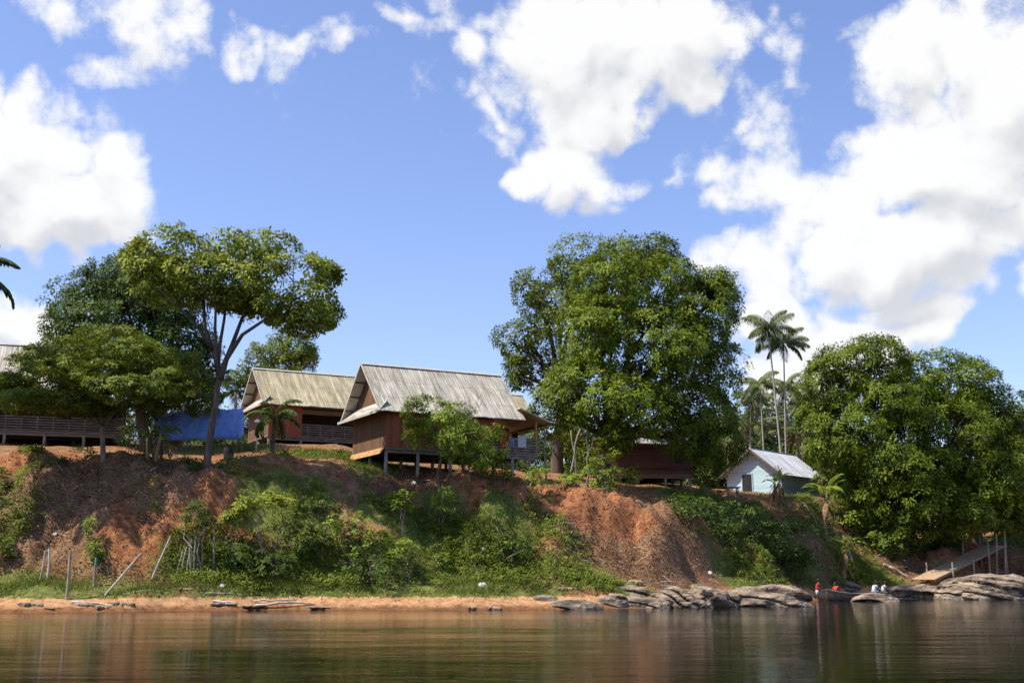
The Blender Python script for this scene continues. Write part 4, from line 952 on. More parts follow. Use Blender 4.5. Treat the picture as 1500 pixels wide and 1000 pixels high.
# ------------------------------------------------------------------ shrubs and garden plants on the bank
GS = 'shrubs on the bank'
def bush(label, px, py, rx, ry, mt='leaf_shrub', base=None, rd=None, n=7, D=None, **kw):
    bp_ = G(px, base if base else py + ry) if D is None else on(px, D); D_ = bp_[1]; rd = rd or max(.7, rx * D_ / F_PX * .8)
    E = [EL(px, py, D_, rx*.55, ry*.6, rd)]
    for i in range(n):
        a_ = i * 2 * math.pi / n + RNG.uniform(0, 1)
        q_ = RNG.uniform(.35, .85); E.append(EL(px + math.cos(a_) * rx * q_, py + math.sin(a_) * ry * q_, D_ + RNG.normal(0, .4), rx * RNG.uniform(.2, .42), ry * RNG.uniform(.2, .42), rd * .5))
    return shrub('shrub', label, bp_, E, M[mt], group=kw.pop('group', GS), **kw)
bush('large leafy shrub with purple brown sprigs in the hollow below the grassy slope', 515, 785, 42, 38, 'leaf_bright', stems=8)
bush('rounded green shrub right of the purple sprigged one', 575, 808, 28, 24, 'leaf_bright')
bush('dark green shrub mass left of the purple sprigged one', 450, 785, 36, 36, 'leaf_dark')
bush('low dark shrub at the grassy foot of the bank below the hollow', 555, 832, 60, 26, 'leaf_dark')
bush('small tree like shrub with yellow green leaves leaning over the bank foot', 388, 735, 44, 15, 'leaf_light', base=838, stems=3, r=.05, L=.3, wd=.14, rc=.4, nleaf=18)
bush('drooping yellow green branch of leaves below the leaning shrub', 345, 758, 20, 12, 'leaf_light', base=835, stems=2, L=.3, wd=.14)
bush('dark leaning shrub over the bundle of sticks', 290, 752, 34, 24, 'leaf_dark', base=838, stems=6, r=.04)
bush('dark shrub in the shade right of the bundle of sticks', 360, 808, 44, 32, 'leaf_dark')
bush('shrub spilling over the bank below the small crooked tree', 648, 735, 20, 28, 'leaf_bright')
bush('light green papaya like shrub left of the spilling one', 592, 735, 20, 16, 'leaf_bright', base=790, stems=3, L=.3, wd=.14, r=.045)
bush('thin young tree with a small leaf tuft at the grassy foot', 592, 800, 14, 14, 'leaf_bright', base=850, stems=2, L=.25, r=.03)
bush('climbing green shrub patch on the steep face right of the spilling shrub', 735, 765, 20, 26, 'leaf_dark', base=800)
bush('green weeds heaped where the bank meets the grass', 745, 805, 30, 18, 'leaf_shrub')
bush('tall vine covered bush under the left side of the great tree', 880, 685, 30, 42, 'leaf_bright', D=76, L=.26)
bush('green bush at the lip of the bank right of the vine covered one', 915, 700, 24, 20, 'leaf_shrub', D=77)
bush('yellow green bush below the railed porch of the grey roofed house', 788, 695, 22, 18, 'leaf_bright', D=71.5)
bush('bush in front of the stilts left of the porch', 735, 685, 22, 22, 'leaf_shrub', D=69.5)
bush('low green bush at the lip between porch and vine covered bush', 835, 703, 26, 12, 'leaf_bright', D=74)
bush('dark bush against the foot of the short palm', 410, 672, 28, 20, 'leaf_shrub', D=71)
bush('dark bush right of the tall slender trunk', 355, 690, 38, 20, 'leaf_dark', D=70)
bush('grey green bush by the porch of the tan roofed house', 448, 672, 26, 16, 'leaf_shrub', D=76)
bush('leafy young plant left of the spreading tree trunk', 120, 664, 16, 18, 'leaf_bright', D=67.5)
bush('dark small bush at the bank lip at far left', 86, 692, 12, 15, 'leaf_dark', D=65.5)
bush('bush at the left photo edge above the debris', 2, 700, 10, 26, 'leaf_shrub', D=65)
bush('green bush at the left photo edge beside the debris slope', 5, 805, 20, 28, 'leaf_shrub')
bush('dark leafy bush right behind the trunk of the spreading tree', 190, 640, 26, 24, 'leaf_dark', D=71)
bush('dark bush on the yard between spreading tree and basin stand', 235, 655, 22, 20, 'leaf_shrub', D=69.5)
bush('small green bush under the left end of the slatted gallery', 45, 668, 16, 10, 'leaf_shrub', D=68.5)
bush('low dark bush at the foot of the tall slender trunk', 285, 695, 26, 14, 'leaf_dark', D=66)
bush('yellow green weed clump in front of the tan roofed house', 500, 668, 22, 9, 'leaf_olive', D=79)
bush('bright leaf plant on the debris slope near the green tipped stake', 132, 770, 9, 20, 'leaf_bright', base=800, stems=3, L=.24, n=3)
bush('dark leafy plant just left of the green tipped stake', 142, 808, 20, 18, 'leaf_shrub')
bush('large dark green shrub mass on the bank left of the canoe', 1140, 792, 62, 44, 'leaf_dark', rc=.5, L=.3, wd=.14)
bush('dark green shrub mass upslope under the cottage', 1060, 768, 62, 32, 'leaf_dark', rc=.5, L=.3, wd=.14)
bush('low shrub mass at the top right of the bare red face', 1010, 742, 45, 18, 'leaf_dark', rc=.5, L=.3, wd=.14)
bush('dark rounded shrub closest behind the flat rocks near the canoe', 1175, 825, 32, 26, 'leaf_dark', rc=.5, L=.3, wd=.14)
bush('sunlit bush at the left foot of the broad trees', 1245, 750, 30, 30, 'leaf_bright', rc=.5, L=.32, wd=.14)
bush('bush in front of the dark trunks by the ramp', 1300, 790, 42, 28, 'leaf_shrub', rc=.5, L=.3, wd=.14)
bush('leafy bush covering the right end of the cottage wall', 1204, 695, 14, 20, 'leaf_olive', D=99, L=.3, wd=.13)
bush('weeds climbing the base of the thin palm trunks', 1140, 708, 7, 26, 'leaf_olive', D=97, L=.28, wd=.1)
bush('dark bushes beneath the great tree beside the board house', 1035, 690, 34, 36, 'leaf_dark', D=92, rc=.5, L=.3, wd=.14)
bush('bushes at the bank top right of the ramp', 1385, 810, 45, 26, 'leaf_dark', D=102, rc=.5, L=.3, wd=.14)
bush('dark shrub mass filling the shaded hollow behind the purple sprigged shrub', 470, 738, 34, 14, 'leaf_dark')
bush('dark weedy shrub at the shaded foot between sticks and hollow', 400, 825, 60, 22, 'leaf_dark')
bush('small ragged weed bush on the grassy slope below the papaya like shrub', 630, 815, 30, 20, 'leaf_shrub')
bush('small ragged weed bush between the slope weeds and the white stone', 690, 825, 26, 16, 'leaf_olive')
banana('banana_plant', 'cluster of banana plants with pale stems below the blue tarpaulin', on(215, 67), 1.6, nf=7, L=1.9, dead=3, stems=4, spread=.5, green=.3)
banana('banana_plant', 'ragged banana plant with a brown upper leaf in front of the cottage end', on(1203, 92), 4.0, nf=9, L=2.6, dead=3, stems=2, green=.8, size=.65)
banana('banana_plant', 'yellowing banana plant right of the ragged one on the bank edge', on(1228, 92), 2.6, nf=8, L=2.4, dead=3, stems=2, green=.9, size=.6)
banana('banana_plant', 'dry banana plant at the foot of the thin palm trunks', on(1140, 93), 2.3, nf=8, L=1.8, dead=5, stems=2, green=.6)
bush('purple brown sprigs of dead leaves on the leafy hollow shrub', 512, 790, 22, 22, 'dead_leaf', stems=2, dens=1.6)

# ------------------------------------------------------------------ rocks
ICO = None
def ico(sub):
    import bmesh
    bm = bmesh.new(); bmesh.ops.create_icosphere(bm, subdivisions=sub, radius=1)
    v = np.array([q.co[:] for q in bm.verts]); f = [tuple(x.index for x in fc_.verts) for fc_ in bm.faces]; bm.free(); return v, f
ICO5, ICO3 = ico(6), ico(4)
def rock(label, px0, px1, pyt, pyb, D, depth, tilt=.5, layers=3.0, amp=.14, seed=0, mt='rock', name='rock', group='shore rocks', small=False, zb=None, lean=0, slabby=0):
    v, f = (ICO3 if small else ICO5); v = v.copy()
    s = D / F_PX; wx = (px1 - px0) * s / 2; zt = P((px0+px1)/2, pyt, D)[2]; zb = (P((px0+px1)/2, pyb, D)[2] if zb is None else zb)
    v = np.sign(v) * np.abs(v) ** .8
    hz = max(.07, (zt - zb)); q = v * np.array([wx, depth / 2, hz])
    q[:, 0] += lean * q[:, 2]
    if slabby: q[:, :2] *= (1 + slabby * fbm(np.column_stack([nrm(v[:, :2] + 1e-6) * 1.7, np.full(len(v), seed * 3.3)]), 4, .65))[:, None]
    q = q + np.array([seed * 13.7, seed * 5.1, 0])
    n = fbm(q * .8, 5, .55)[:, None]
    n2 = fbm(q * .45 + 31, 3)
    lay = (q[:, 2] * 1.3 + q[:, 0] * tilt * .75 + q[:, 1] * .35 + n2 * .45 + n[:, 0] * .10) * layers; li = np.floor(lay); fr = lay - li
    h0 = _hash(li.astype(np.int64), np.full(len(li), seed), np.zeros(len(li), np.int64)); h1 = _hash(li.astype(np.int64) + 1, np.full(len(li), seed), np.zeros(len(li), np.int64))
    st_ = np.clip((fr - .82) / .18, 0, 1); hgt = h0 * (1 - st_) + h1 * st_
    crev = np.exp(-((fr - .90) / .07) ** 2)
    fine_ = fbm(q * 3.1 + 5, 4, .6)
    q = q - np.array([seed * 13.7, seed * 5.1, 0])
    rad = nrm(v * np.array([1, 1, .8])); sc_ = min(hz * 1.3, 1.0)
    q = q + rad * (n[:, 0] * .20 * sc_ + (hgt - .5) * amp * 2.4 * sc_ - crev * amp * 1.5 * sc_ + fine_ * .06 * sc_)[:, None] * np.array([1, 1, .6])
    c = P((px0+px1)/2, pyb, D); c[2] = zb
    o = MB().add(q + c, f).build(name, M[mt], loc=c, smooth=not small)
    tag(o, label, 'rock', group); return o
ROCKS = [ # label, x0,x1,top,bottom,D,depth,tilt,lean
 ('long grey flat rock tapering to an overhanging dark tip, rightmost of the point',1065,1186,861,889,66.5,3.5,.5,.1),
 ('pale layered slab leaning left, middle of the rock point',1010,1110,862,889,66,3,.9,.7),
 ('dark tilted slab with thin edges at the centre of the rock point',940,1060,859,889,64.5,2.4,1.2,.9),
 ('dark humped rock just left of the tilted slabs',900,985,871,891,63.5,2,.9,.5),
 ('low flat rock with dark undercut left of the humped rock',872,915,874,891,63,1.6,.3,.2),
 ('small jagged rock pile standing on the flat shelf',848,874,857,876,64.5,1.2,.4,0),
 ('flat shelf rock at the left end of the rock point',800,880,877,893,61.5,2.2,.2,0),
 ('low broken rock where the sand meets the rocks',776,812,874,889,62,1.4,.3,0),
 ('broad pale rock shelf behind the jagged pile',850,960,860,880,66,2.5,.3,0),
 ('dark low rock behind the tilted slabs',935,1000,852,866,68,1.8,.3,0),
 ('pale rock shelf between the tilted slabs and the shrubs',1070,1135,857,870,69,2.2,.3,0),
 ('grey low rock under the dark shrubs',1120,1170,860,872,69.5,1.8,.3,0),
 ('large pale domed boulder at the right photo edge',1385,1520,843,881,83,5.0,.4,.0),
 ('smaller boulder leaning on the left of the domed boulder',1372,1425,857,880,82.5,3.0,.5,.3),
 ('long low tan rock between canoe and domed boulder',1290,1385,856,879,86,3.0,.2,.0),
 ('low flat rock in the water in front of the seated pair',1254,1310,872,883,76,1.6,.2,0),
 ('dark rock behind the canoe',1222,1262,852,873,90,2.0,.5,.2)]
for i, (lab, x0_, x1_, pt, pb, D, dp, ti, le) in enumerate(ROCKS):
    rock(lab, x0_, x1_, pt, pb, D, dp, ti, layers=1.5, amp=.34, seed=i + 1, lean=le)
rock('small white stone on the grass above the sand', 698, 714, 853, 864, 62.3, .5, small=True, mt='white', name='stone', group='loose stones', layers=1, amp=.02, seed=31)
rock('small brown stone just right of the white one', 724, 737, 861, 869, 62, .4, small=True, name='stone', group='loose stones', layers=1, amp=.03, seed=32)
k = 0
for (px, py, w_, lab) in [(45,884,24,'low brown rock slab at the water left of the tall stake'),(112,885,34,'pale rock slab at the water below the tall stake'),(150,889,22,'dark broken slab right of the pale one'),(175,884,20,'small pale slab below the leaning pole'),
                          (330,885,22,'dark flat slab on the sand beside the driftwood'),(360,888,30,'grey flat slab half in the water by the driftwood'),(470,890,20,'thin grey slab at the water right of the driftwood'),(75,892,18,'tiny brown slab at the waterline at the left'),
                          (690,890,10,'small dark stone at the waterline on bare sand'),(722,891,14,'flat dark stone at the waterline near the rock point'),(268,866,20,'white flecked stone where grass meets sand'),(920,852,26,'flat tan slab above the rock point'),(830,862,22,'reddish slab at the left top of the rock point')]:
    k += 1; g_ = G(px, py); rock(lab, px - w_*.7, px + w_*.7, py - 3, py, g_[1], .55, small=False, seed=40 + k, name='rock_slab', group='flat slabs at the waterline', layers=3, amp=.03, slabby=.55, mt='slab', zb=g_[2] - .06)

# ------------------------------------------------------------------ stakes, poles, driftwood, stairs
def stake(label, x0_, y0_, x1_, y1_, r=.05, mt='driftwood', D=None, group='stakes at the foot of the bank', name='stake'):
    a_ = G(x0_, y0_) if D is None else P(x0_, y0_, D); b_ = P(x1_, y1_, a_[1] + .3)
    d_ = (b_ - a_); a2 = a_ - d_ / np.linalg.norm(d_) * .3; mid = (a_ + b_) / 2 + RNG.normal(0, .03, 3)
    o = MB().tube([a2, mid, b_], [r, r * .95, r * .8], 7).build(name, M[mt], loc=a_, smooth=False); tag(o, label, 'stake', group); return o
stake('leftmost thin stake standing in the grass, slightly leaning', 58, 852, 66, 808, .055, 'wood_post')
stake('pale upright stake just right of the leftmost one', 68, 852, 72, 803, .06, 'driftwood')
stake('tall mossy stake nearest the water', 97, 878, 103, 806, .07, 'wood_post')
gs = thing('stake', G(137, 862), 'short stake with its top painted green', 'stake', 'stakes at the foot of the bank')
a_ = G(137, 862); b_ = P(141, 816, a_[1]); c_ = a_ + (b_ - a_) * .75
MB().tube([a_ - UP * .3, c_], .06, 7).build('shaft', M['wood_post'], gs, loc=a_); MB().tube([c_, b_], [.063, .05], 7).build('painted_tip', M['green_paint'], gs, loc=a_)
stake('long pale pole leaning strongly to the right over the sand', 154, 872, 207, 810, .06)
stake('pale pole leaning right against the red earth', 222, 851, 250, 785, .055)
for i, (x0_, x1_, y1_) in enumerate([(259,268,806),(266,274,800),(272,281,788),(279,277,792),(284,287,784)]):
    stake(['leftmost stick of the bundle under the dark shrub','second stick of the bundle under the dark shrub','middle stick of the bundle under the dark shrub','fourth stick of the bundle under the dark shrub','rightmost stick of the bundle under the dark shrub'][i], x0_, 846, x1_, y1_, .04, 'wood_post', group='sticks bundled under the dark shrub', name='stick')
stake('pale thin trunk standing in the shade right of the bundle', 313, 838, 314, 775, .05, 'wood_post')
for (lab, x0_, y0_, x1_, y1_, r) in [('long grey driftwood plank lying across the sand', 375, 889, 460, 886, .07), ('short driftwood log beside the long plank', 312, 884, 345, 889, .08), ('crooked driftwood branch behind the long plank', 372, 884, 430, 880, .05),
                                  ('pale driftwood log below the tall stake', 105, 884, 170, 887, .06), ('grey branch lying on the beach grass', 180, 872, 225, 869, .04), ('thin stick on the sand under the leaning shrub', 300, 876, 345, 873, .03)]:
    a_ = G(x0_, y0_); b_ = G(x1_, y1_); a_[2] += r * .6; b_[2] = g1(b_[0], b_[1]) + r * .6
    o = MB().tube(limb_path(a_, b_, .02, 6, .03), np.linspace(r, r * .6, 6), 6).build('driftwood', M['driftwood'], loc=a_); tag(o, lab, 'driftwood', 'driftwood on the beach')
for (lab, x0_, x1_, y1_, D_, r) in [('thin crooked trunk leaning left under the great tree, nearest the porch', 829, 850, 628, 77, .09), ('thin trunk crossing the leaning one under the great tree', 848, 836, 630, 78, .07), ('straight pale post between the porch and the great tree', 799, 797, 615, 76, .07),
                                   ('thin straight trunk right of the crossed ones under the great tree', 862, 860, 620, 79, .08)]:
    a_ = on(x0_, D_); b_ = P(x1_, y1_, D_)
    o = MB().tube(limb_path(a_ - UP*.3, b_, .01, 8, .03), np.linspace(r, r * .7, 8), 7).build('thin_trunk', M['bark_pale'], loc=a_, smooth=True); tag(o, lab, 'tree trunk', 'thin trunks by the porch')
# fallen banana trunks and branches on the right slope
for i, (x0_, y0_, x1_, y1_) in enumerate([(1178,745,1200,775),(1205,800,1222,830),(1235,790,1250,825),(1215,765,1262,790),(1295,832,1330,848),(1250,815,1290,832),(1270,770,1300,800)]):
    a_ = G(x0_, y0_); b_ = G(x1_, y1_); a_[2] += .25; b_[2] += .12; r = .09 if i < 5 else .05
    o = MB().tube(limb_path(a_, b_, .06, 6, .05), np.linspace(r, r * .5, 6), 6).build('fallen_branch', M['driftwood'] if i % 2 == 0 else M['banana_stem'], loc=a_)
    tag(o, ['fallen pale trunk by the foot of the ragged banana plant','pale fallen branch standing steeply on the right slope','pale forked dead branch below the yellowing banana plant','long brown fallen stem crossing the slope under the banana plants','pale log lying just above the ramp foot','thin brown branch pointing down to the ramp foot','thin brown branch high on the slope below the broad tree'][i], 'branch', 'fallen branches on the slope')
# wooden ramp
ra, rb = P(1352, 848, 93.5), P(1457, 797, 101.5)
rm = thing('wooden_ramp', (ra[0], ra[1], g1(ra[0], ra[1])), 'long wooden plank ramp on posts climbing from the rocks to the bank top', 'ramp')
rd_ = (rb - ra); hz_ = np.array([rd_[0], rd_[1], 0]); hz_ /= np.linalg.norm(hz_); sd_ = np.array([-hz_[1], hz_[0], 0]) * 1.0
ln = np.linalg.norm(rd_); nst = int(ln / .22); mb = MB()
for i in range(nst):
    c_ = ra + rd_ * (i + .5) / nst; h_ = rd_ / ln * .095
    mb.slab([c_ - h_ - sd_*1.0, c_ + h_ - sd_*1.0, c_ + h_ + sd_*1.0, c_ - h_ + sd_*1.0], .035)
mb.build('plank_deck', M['ramp_wood'], rm, loc=rm.location)
for s in (-1.03, 1.03): MB().bar(ra + sd_*s - UP*.08, rb + sd_*s - UP*.08, .06, .18).build('stringer', M['wood_grey'], rm, loc=rm.location)
for fr_, up_ in ((.22, .7), (.50, .1), (.72, 1.0), (.97, 1.3)):
    for s in (-1.12, 1.12):
        c_ = ra + rd_ * fr_ + sd_ * s; lo = min(g1(c_[0], c_[1]), c_[2] - 1.2) - .3
        MB().tube([(c_[0], c_[1], lo), (c_[0], c_[1], c_[2] + up_)], .07, 7).build('post', M['wood_post'], rm, loc=rm.location)
MB().bar(rb - sd_*1.12 + UP*.1, rb + sd_*1.12 + UP*.1, .07, .1).build('crossbar', M['wood_grey'], rm, loc=rm.location)
gf = thing('pole_frame', on(1470, 98), 'thin upright pole frame right of the top of the ramp', 'frame')
for dx in (-.35, .35):
    MB().tube([P(1466, 860, 98) + np.array([dx, 0, -1]), P(1466, 785, 98) + np.array([dx, 0, .2])], .055, 7).build('pole', M['wood_post'], gf, loc=gf.location)
MB().bar(P(1466, 800, 98) - np.array([.45, 0, 0]), P(1466, 800, 98) + np.array([.45, 0, 0]), .06).build('crossbar', M['wood_post'], gf, loc=gf.location)

# ------------------------------------------------------------------ small yard things
lp = thing('lamp_post', on(375, 77), 'thin lamp post with a small white shade beside the tarpaulin', 'lamp'); p0 = on(375, 77); zt = P(375, 618, 77)[2]
MB().tube([p0 - UP*.2, (p0[0], p0[1], zt)], [.04, .03], 7).build('pole', M['trim'], lp, loc=p0)
MB().tube([(p0[0], p0[1], zt-.02), (p0[0], p0[1], zt+.1), (p0[0], p0[1], zt+.22)], [.24, .20, .04], 12).build('lamp_shade', M['white'], lp, loc=p0)
def barrel(label, px, D, r, h, mt, cat='barrel', name='barrel', prof=None, dz=0):
    p = on(px, D); prof = prof or [(.92, 0), (1, .25), (1, .75), (.92, 1), (.8, 1.0)]
    t_ = thing(name, p, label, cat)
    MB().tube([(p[0], p[1], p[2] + dz + z * h) for q, z in prof if True][:4], [q * r for q, z in prof][:4], 14).build('body', M[mt], t_, loc=p, smooth=False)
    MB().tube([(p[0], p[1], p[2] + dz + h), (p[0], p[1], p[2] + dz + h + .04)], [r*.96, r*.96], 14).build('rim', M[mt], t_, loc=p)
    return t_
barrel('black plastic barrel on the yard under the tarpaulin edge', 335, 72.5, .32, .75, 'black')
tb = thing('basin_stand', on(254, 73), 'black basin on a stick stand left of the tall slender trunk', 'basin'); p = on(254, 73)
MB().tube([p + UP*.75, p + UP*.98, p + UP*1.08], [.25, .5, .52], 14).build('basin', M['black'], tb, loc=p)
for a_ in range(4): MB().bar(p + np.array([.28*math.cos(a_*1.57+.7), .28*math.sin(a_*1.57+.7), -.1]), p + np.array([.2*math.cos(a_*1.57+.7), .2*math.sin(a_*1.57+.7), .8]), .05).build('leg', M['wood_grey'], tb, loc=p)
# bench under the great tree, by the cottage
p = on(1058, 94); bn = thing('bench_table', p, 'dark plank table standing in the shade left of the cottage', 'table')
MB().box(p + UP*.75, (2.6, .9, .07)).build('tabletop', M['beam'], bn, loc=p)
for sx in (-1.1, 1.1):
    for sy in (-.35, .35): MB().box(p + np.array([sx, sy, .34]), (.09, .09, .76)).build('leg', M['beam'], bn, loc=p)
# clothes on the porch rail of the main house
ca, sa = math.cos(A_ANG), math.sin(A_ANG)
def rail_cloth(label, x, wd_, dn, mt, up=.2):
    mb = MB(); n = 9; V = []; F_ = []
    for i, s in enumerate(np.linspace(0, 1, n)):
        for j, q in enumerate(np.linspace(0, 1, 7)):
            off = -.10 - .03 * math.sin(s * 14 + q * 2)
            lx = x + s * wd_; ly = off; lz = HA_F + .98 + up - q * dn
            V.append((HA_O[0] + lx*ca - ly*sa, HA_O[1] + lx*sa + ly*ca, lz))
    F_ = [(i*7+j, i*7+j+1, (i+1)*7+j+1, (i+1)*7+j) for i in range(n-1) for j in range(6)]
    o = MB().add(V, F_).build('hanging_cloth', M[mt], loc=V[0]); md = o.modifiers.new('thickness', 'SOLIDIFY'); md.thickness = .012
    tag(o, label, 'laundry', 'laundry on the porch rail')
rail_cloth('red cloth hanging over the porch rail of the grey roofed house', 7.8, .5, .95, 'red_cloth', .35)
rail_cloth('white cloth hanging over the porch rail right of the red one', 9.1, .6, .7, 'white_cloth', .15)
rail_cloth('dark blue cloth hanging between the red and white ones', 8.45, .4, .6, 'blue_cloth', .02)
# scraps of rubbish
for (px, py, mt, lab) in [(80,786,'white','white scrap of board on the debris slope'),(708,812,'white','white plastic scrap in the weeds'),(606,712,'white_cloth','pale bag on the ground by the stilts'),(325,863,'white_cloth','pale pinkish scrap lying on the shore grass'),(1040,842,'white','white scrap on the shaded foot of the slope')]:
    p = G(px, py); n = 6; V = []
    for i in range(n):
        for j in range(n): V.append(p + np.array([(i/5-.5)*.22, (j/5-.5)*.16, .04 + .05*math.sin(i*1.7+j*2.3) + j*.03]))
    o = MB().add(V, [(i*n+j, i*n+j+1, (i+1)*n+j+1, (i+1)*n+j) for i in range(n-1) for j in range(n-1)]).build('scrap', M[mt], loc=p); tag(o, lab, 'litter', 'scraps on the bank')
    md = o.modifiers.new('thickness', 'SOLIDIFY'); md.thickness = .02

# ------------------------------------------------------------------ canoe and people
cA, cB = Pz(1222, 879, 0), Pz(1302, 878, 0)
cn_c = (cA + cB) / 2; cv = (cB - cA); clen = np.linalg.norm(cv) + 1.2; cang = math.atan2(cv[1], cv[0])
cn = thing('canoe', (cn_c[0], cn_c[1], 0), 'long narrow dark wooden canoe moored among the rocks', 'canoe', rz=cang)
mb = MB(); ns, nr = 25, 9; V = []
for i, s in enumerate(np.linspace(-1, 1, ns)):
    wd_ = .48 * (1 - abs(s) ** 2.6) + .03; sh = .42 + .28 * abs(s) ** 3; kl = -.12 + .2 * abs(s) ** 4
    for j, a_ in enumerate(np.linspace(0, math.pi, nr)):
        V.append((s * clen / 2, -math.cos(a_) * wd_, kl + (sh - kl) * (1 - math.sin(a_) ** .7)))
mb.add(V, [(i*nr+j, i*nr+j+1, (i+1)*nr+j+1, (i+1)*nr+j) for i in range(ns-1) for j in range(nr-1)])
o = mb.build('hull', M['beam'], cn); md = o.modifiers.new('thickness', 'SOLIDIFY'); md.thickness = .03
mb = MB()
for sg in (-1, 1):
    mb.tube([(s*clen/2, sg*(.48*(1-abs(s)**2.6)+.04), .44+.28*abs(s)**3) for s in np.linspace(-1, 1, 21)], .03, 5)
mb.build('gunwale', M['wood_grey'], cn)
for s in (-.5, -.1, .35, .6): MB().box((s*clen/2, 0, .33), (.25, .80, .03)).build('thwart', M['wood_grey'], cn)
def person(label, origin, face, J, shirt, bottoms, scale=1.0, short=True):
    """J: joints in a body frame (x right, y forward, z up from the floor contact), face: heading angle"""
    t_ = thing('person', origin, label, 'person', 'people at the canoe', rz=face - math.pi/2)
    names = list(J); idx = {n: i for i, n in enumerate(names)}
    V = [np.array(J[n]) * scale for n in names]
    R = dict(pelvis=.13, waist=.115, chest=.145, neck=.05, head0=.075, head=.095, head1=.085, ls=.065, rs=.065, le=.042, re=.042, lw=.030, rw=.030, lh=.032, rh=.032, lhip=.10, rhip=.10, lk=.06, rk=.06, la=.042, ra=.042, lf=.035, rf=.035)
    E = [('pelvis','waist'),('waist','chest'),('chest','neck'),('neck','head0'),('head0','head'),('head','head1'),('chest','ls'),('chest','rs'),('ls','le'),('rs','re'),('le','lw'),('re','rw'),('lw','lh'),('rw','rh'),
         ('pelvis','lhip'),('pelvis','rhip'),('lhip','lk'),('rhip','rk'),('lk','la'),('rk','ra'),('la','lf'),('ra','rf')]
    rad = [R[n] * scale for n in names]; ed = [(idx[a], idx[b_]) for a, b_ in E]
    for hnd, wr in (('lh','lw'),('rh','rw')):       # four fingers and a thumb off each hand
        hp = V[idx[hnd]]; dd = nrm(hp - V[idx[wr]]); sidev = nrm(np.cross(dd, [0.2, .1, 1.0]))
        for q in range(5):
            off = (q - 1.5) * .018 if q < 4 else -.045
            tip = hp + (dd * (.085 - abs(q - 1.5) * .01) + sidev * off * 1.6 if q < 4 else dd * .04 + sidev * off * 1.4) * scale
            V.append(tip); rad.append(.009 * scale); ed.append((idx[hnd], len(V) - 1))
    me = bpy.data.meshes.new('body'); me.from_pydata([tuple(v) for v in V], ed, []); o = link('body', me, M['skin'], t_)
    md = o.modifiers.new('skin', 'SKIN'); md.use_smooth_shade = True
    for i, r in enumerate(rad): me.skin_vertices[0].data[i].radius = (r, r * (.72 if names[i:i+1] and names[i] in ('pelvis','waist','chest') else 1))
    me.skin_vertices[0].data[0].use_root = True
    sb = o.modifiers.new('sub', 'SUBSURF'); sb.levels = sb.render_levels = 1
    jv = lambda n: V[idx[n]]
    mb = MB(); mb.tube([jv('pelvis') - UP*.02*scale, jv('waist'), jv('chest'), jv('neck') - (jv('neck')-jv('chest'))*.25], np.array([.158,.150,.178,.075]) * scale, 12)
    for s_, e_ in (('ls','le'),('rs','re')): mb.tube([jv('chest') + (jv(s_)-jv('chest'))*.5, jv(s_), jv(s_) + (jv(e_)-jv(s_))*.65], np.array([.10,.085,.072]) * scale, 10)
    mb.build('shirt', M[shirt], t_, smooth=True)
    mb = MB()
    for s_, e_ in (('lhip','lk'),('rhip','rk')): mb.tube([jv('pelvis') + (jv(s_)-jv('pelvis'))*.3, jv(s_), jv(s_) + (jv(e_)-jv(s_))*.85], np.array([.15,.13,.095]) * scale, 10)
    mb.build('shorts', M[bottoms], t_, smooth=True)
    hv, hf = ICO3; hc = jv('head') + np.array([0, -.018, .022]) * scale
    sel = hv.copy(); keep = ~((sel[:, 1] > .35) & (sel[:, 2] < .35)); q = sel * np.array([.102, .112, .112]) * scale * np.where(keep, 1, .80)[:, None] + hc
    MB().add(q, hf).build('hair', M['hair'], t_, smooth=True)
    mb = MB()                                       # face: nose, mouth, ears
    hc2 = jv('head'); mb.tube([hc2 + np.array([0, .085, .02])*scale, hc2 + np.array([0, .115, -.015])*scale], [.008*scale, .016*scale], 6)
    for sg in (-1, 1): mb.tube([hc2 + np.array([sg*.09, 0, .015])*scale, hc2 + np.array([sg*.105, -.01, 0])*scale], [.022*scale, .014*scale], 6)
    mb.build('nose_and_ears', M['skin'], t_, smooth=True)
    mb = MB()
    for sg in (-1, 1): mb.tube([hc2 + np.array([sg*.033, .084, .018])*scale, hc2 + np.array([sg*.033, .095, .018])*scale], .010*scale, 6)
    mb.build('eye', M['black'], t_)
    MB().tube([hc2 + np.array([-.025, .088, -.045])*scale, hc2 + np.array([.025, .088, -.045])*scale], .006*scale, 5).build('mouth', M['red_cloth'], t_)
    return t_
STAND = dict(pelvis=(0,0,.90), waist=(0,.03,1.05), chest=(0,.07,1.28), neck=(0,.08,1.43), head0=(0,.09,1.50), head=(0,.11,1.59), head1=(0,.11,1.66), ls=(-.18,.07,1.36), rs=(.18,.07,1.36), le=(-.24,.12,1.10), re=(.24,.14,1.10),
             lw=(-.20,.30,.95), rw=(.18,.32,.96), lh=(-.19,.37,.92), rh=(.17,.39,.93), lhip=(-.09,0,.86), rhip=(.09,0,.86), lk=(-.11,.05,.48), rk=(.10,-.02,.48), la=(-.12,0,.08), ra=(.10,-.06,.08), lf=(-.13,.15,.03), rf=(.12,.09,.03))
SIT = dict(pelvis=(0,0,.12), waist=(0,.05,.27), chest=(0,.12,.50), neck=(0,.17,.64), head0=(0,.19,.71), head=(0,.22,.79), head1=(0,.22,.86), ls=(-.18,.13,.58), rs=(.18,.13,.58), le=(-.24,.28,.37), re=(.24,.28,.37),
           lw=(-.14,.45,.36), rw=(.13,.46,.34), lh=(-.11,.51,.34), rh=(.10,.52,.32), lhip=(-.10,.04,.12), rhip=(.10,.04,.12), lk=(-.13,.42,.28), rk=(.13,.42,.30), la=(-.11,.50,-.08), ra=(.11,.52,-.08), lf=(-.11,.65,-.13), rf=(.11,.67,-.13))
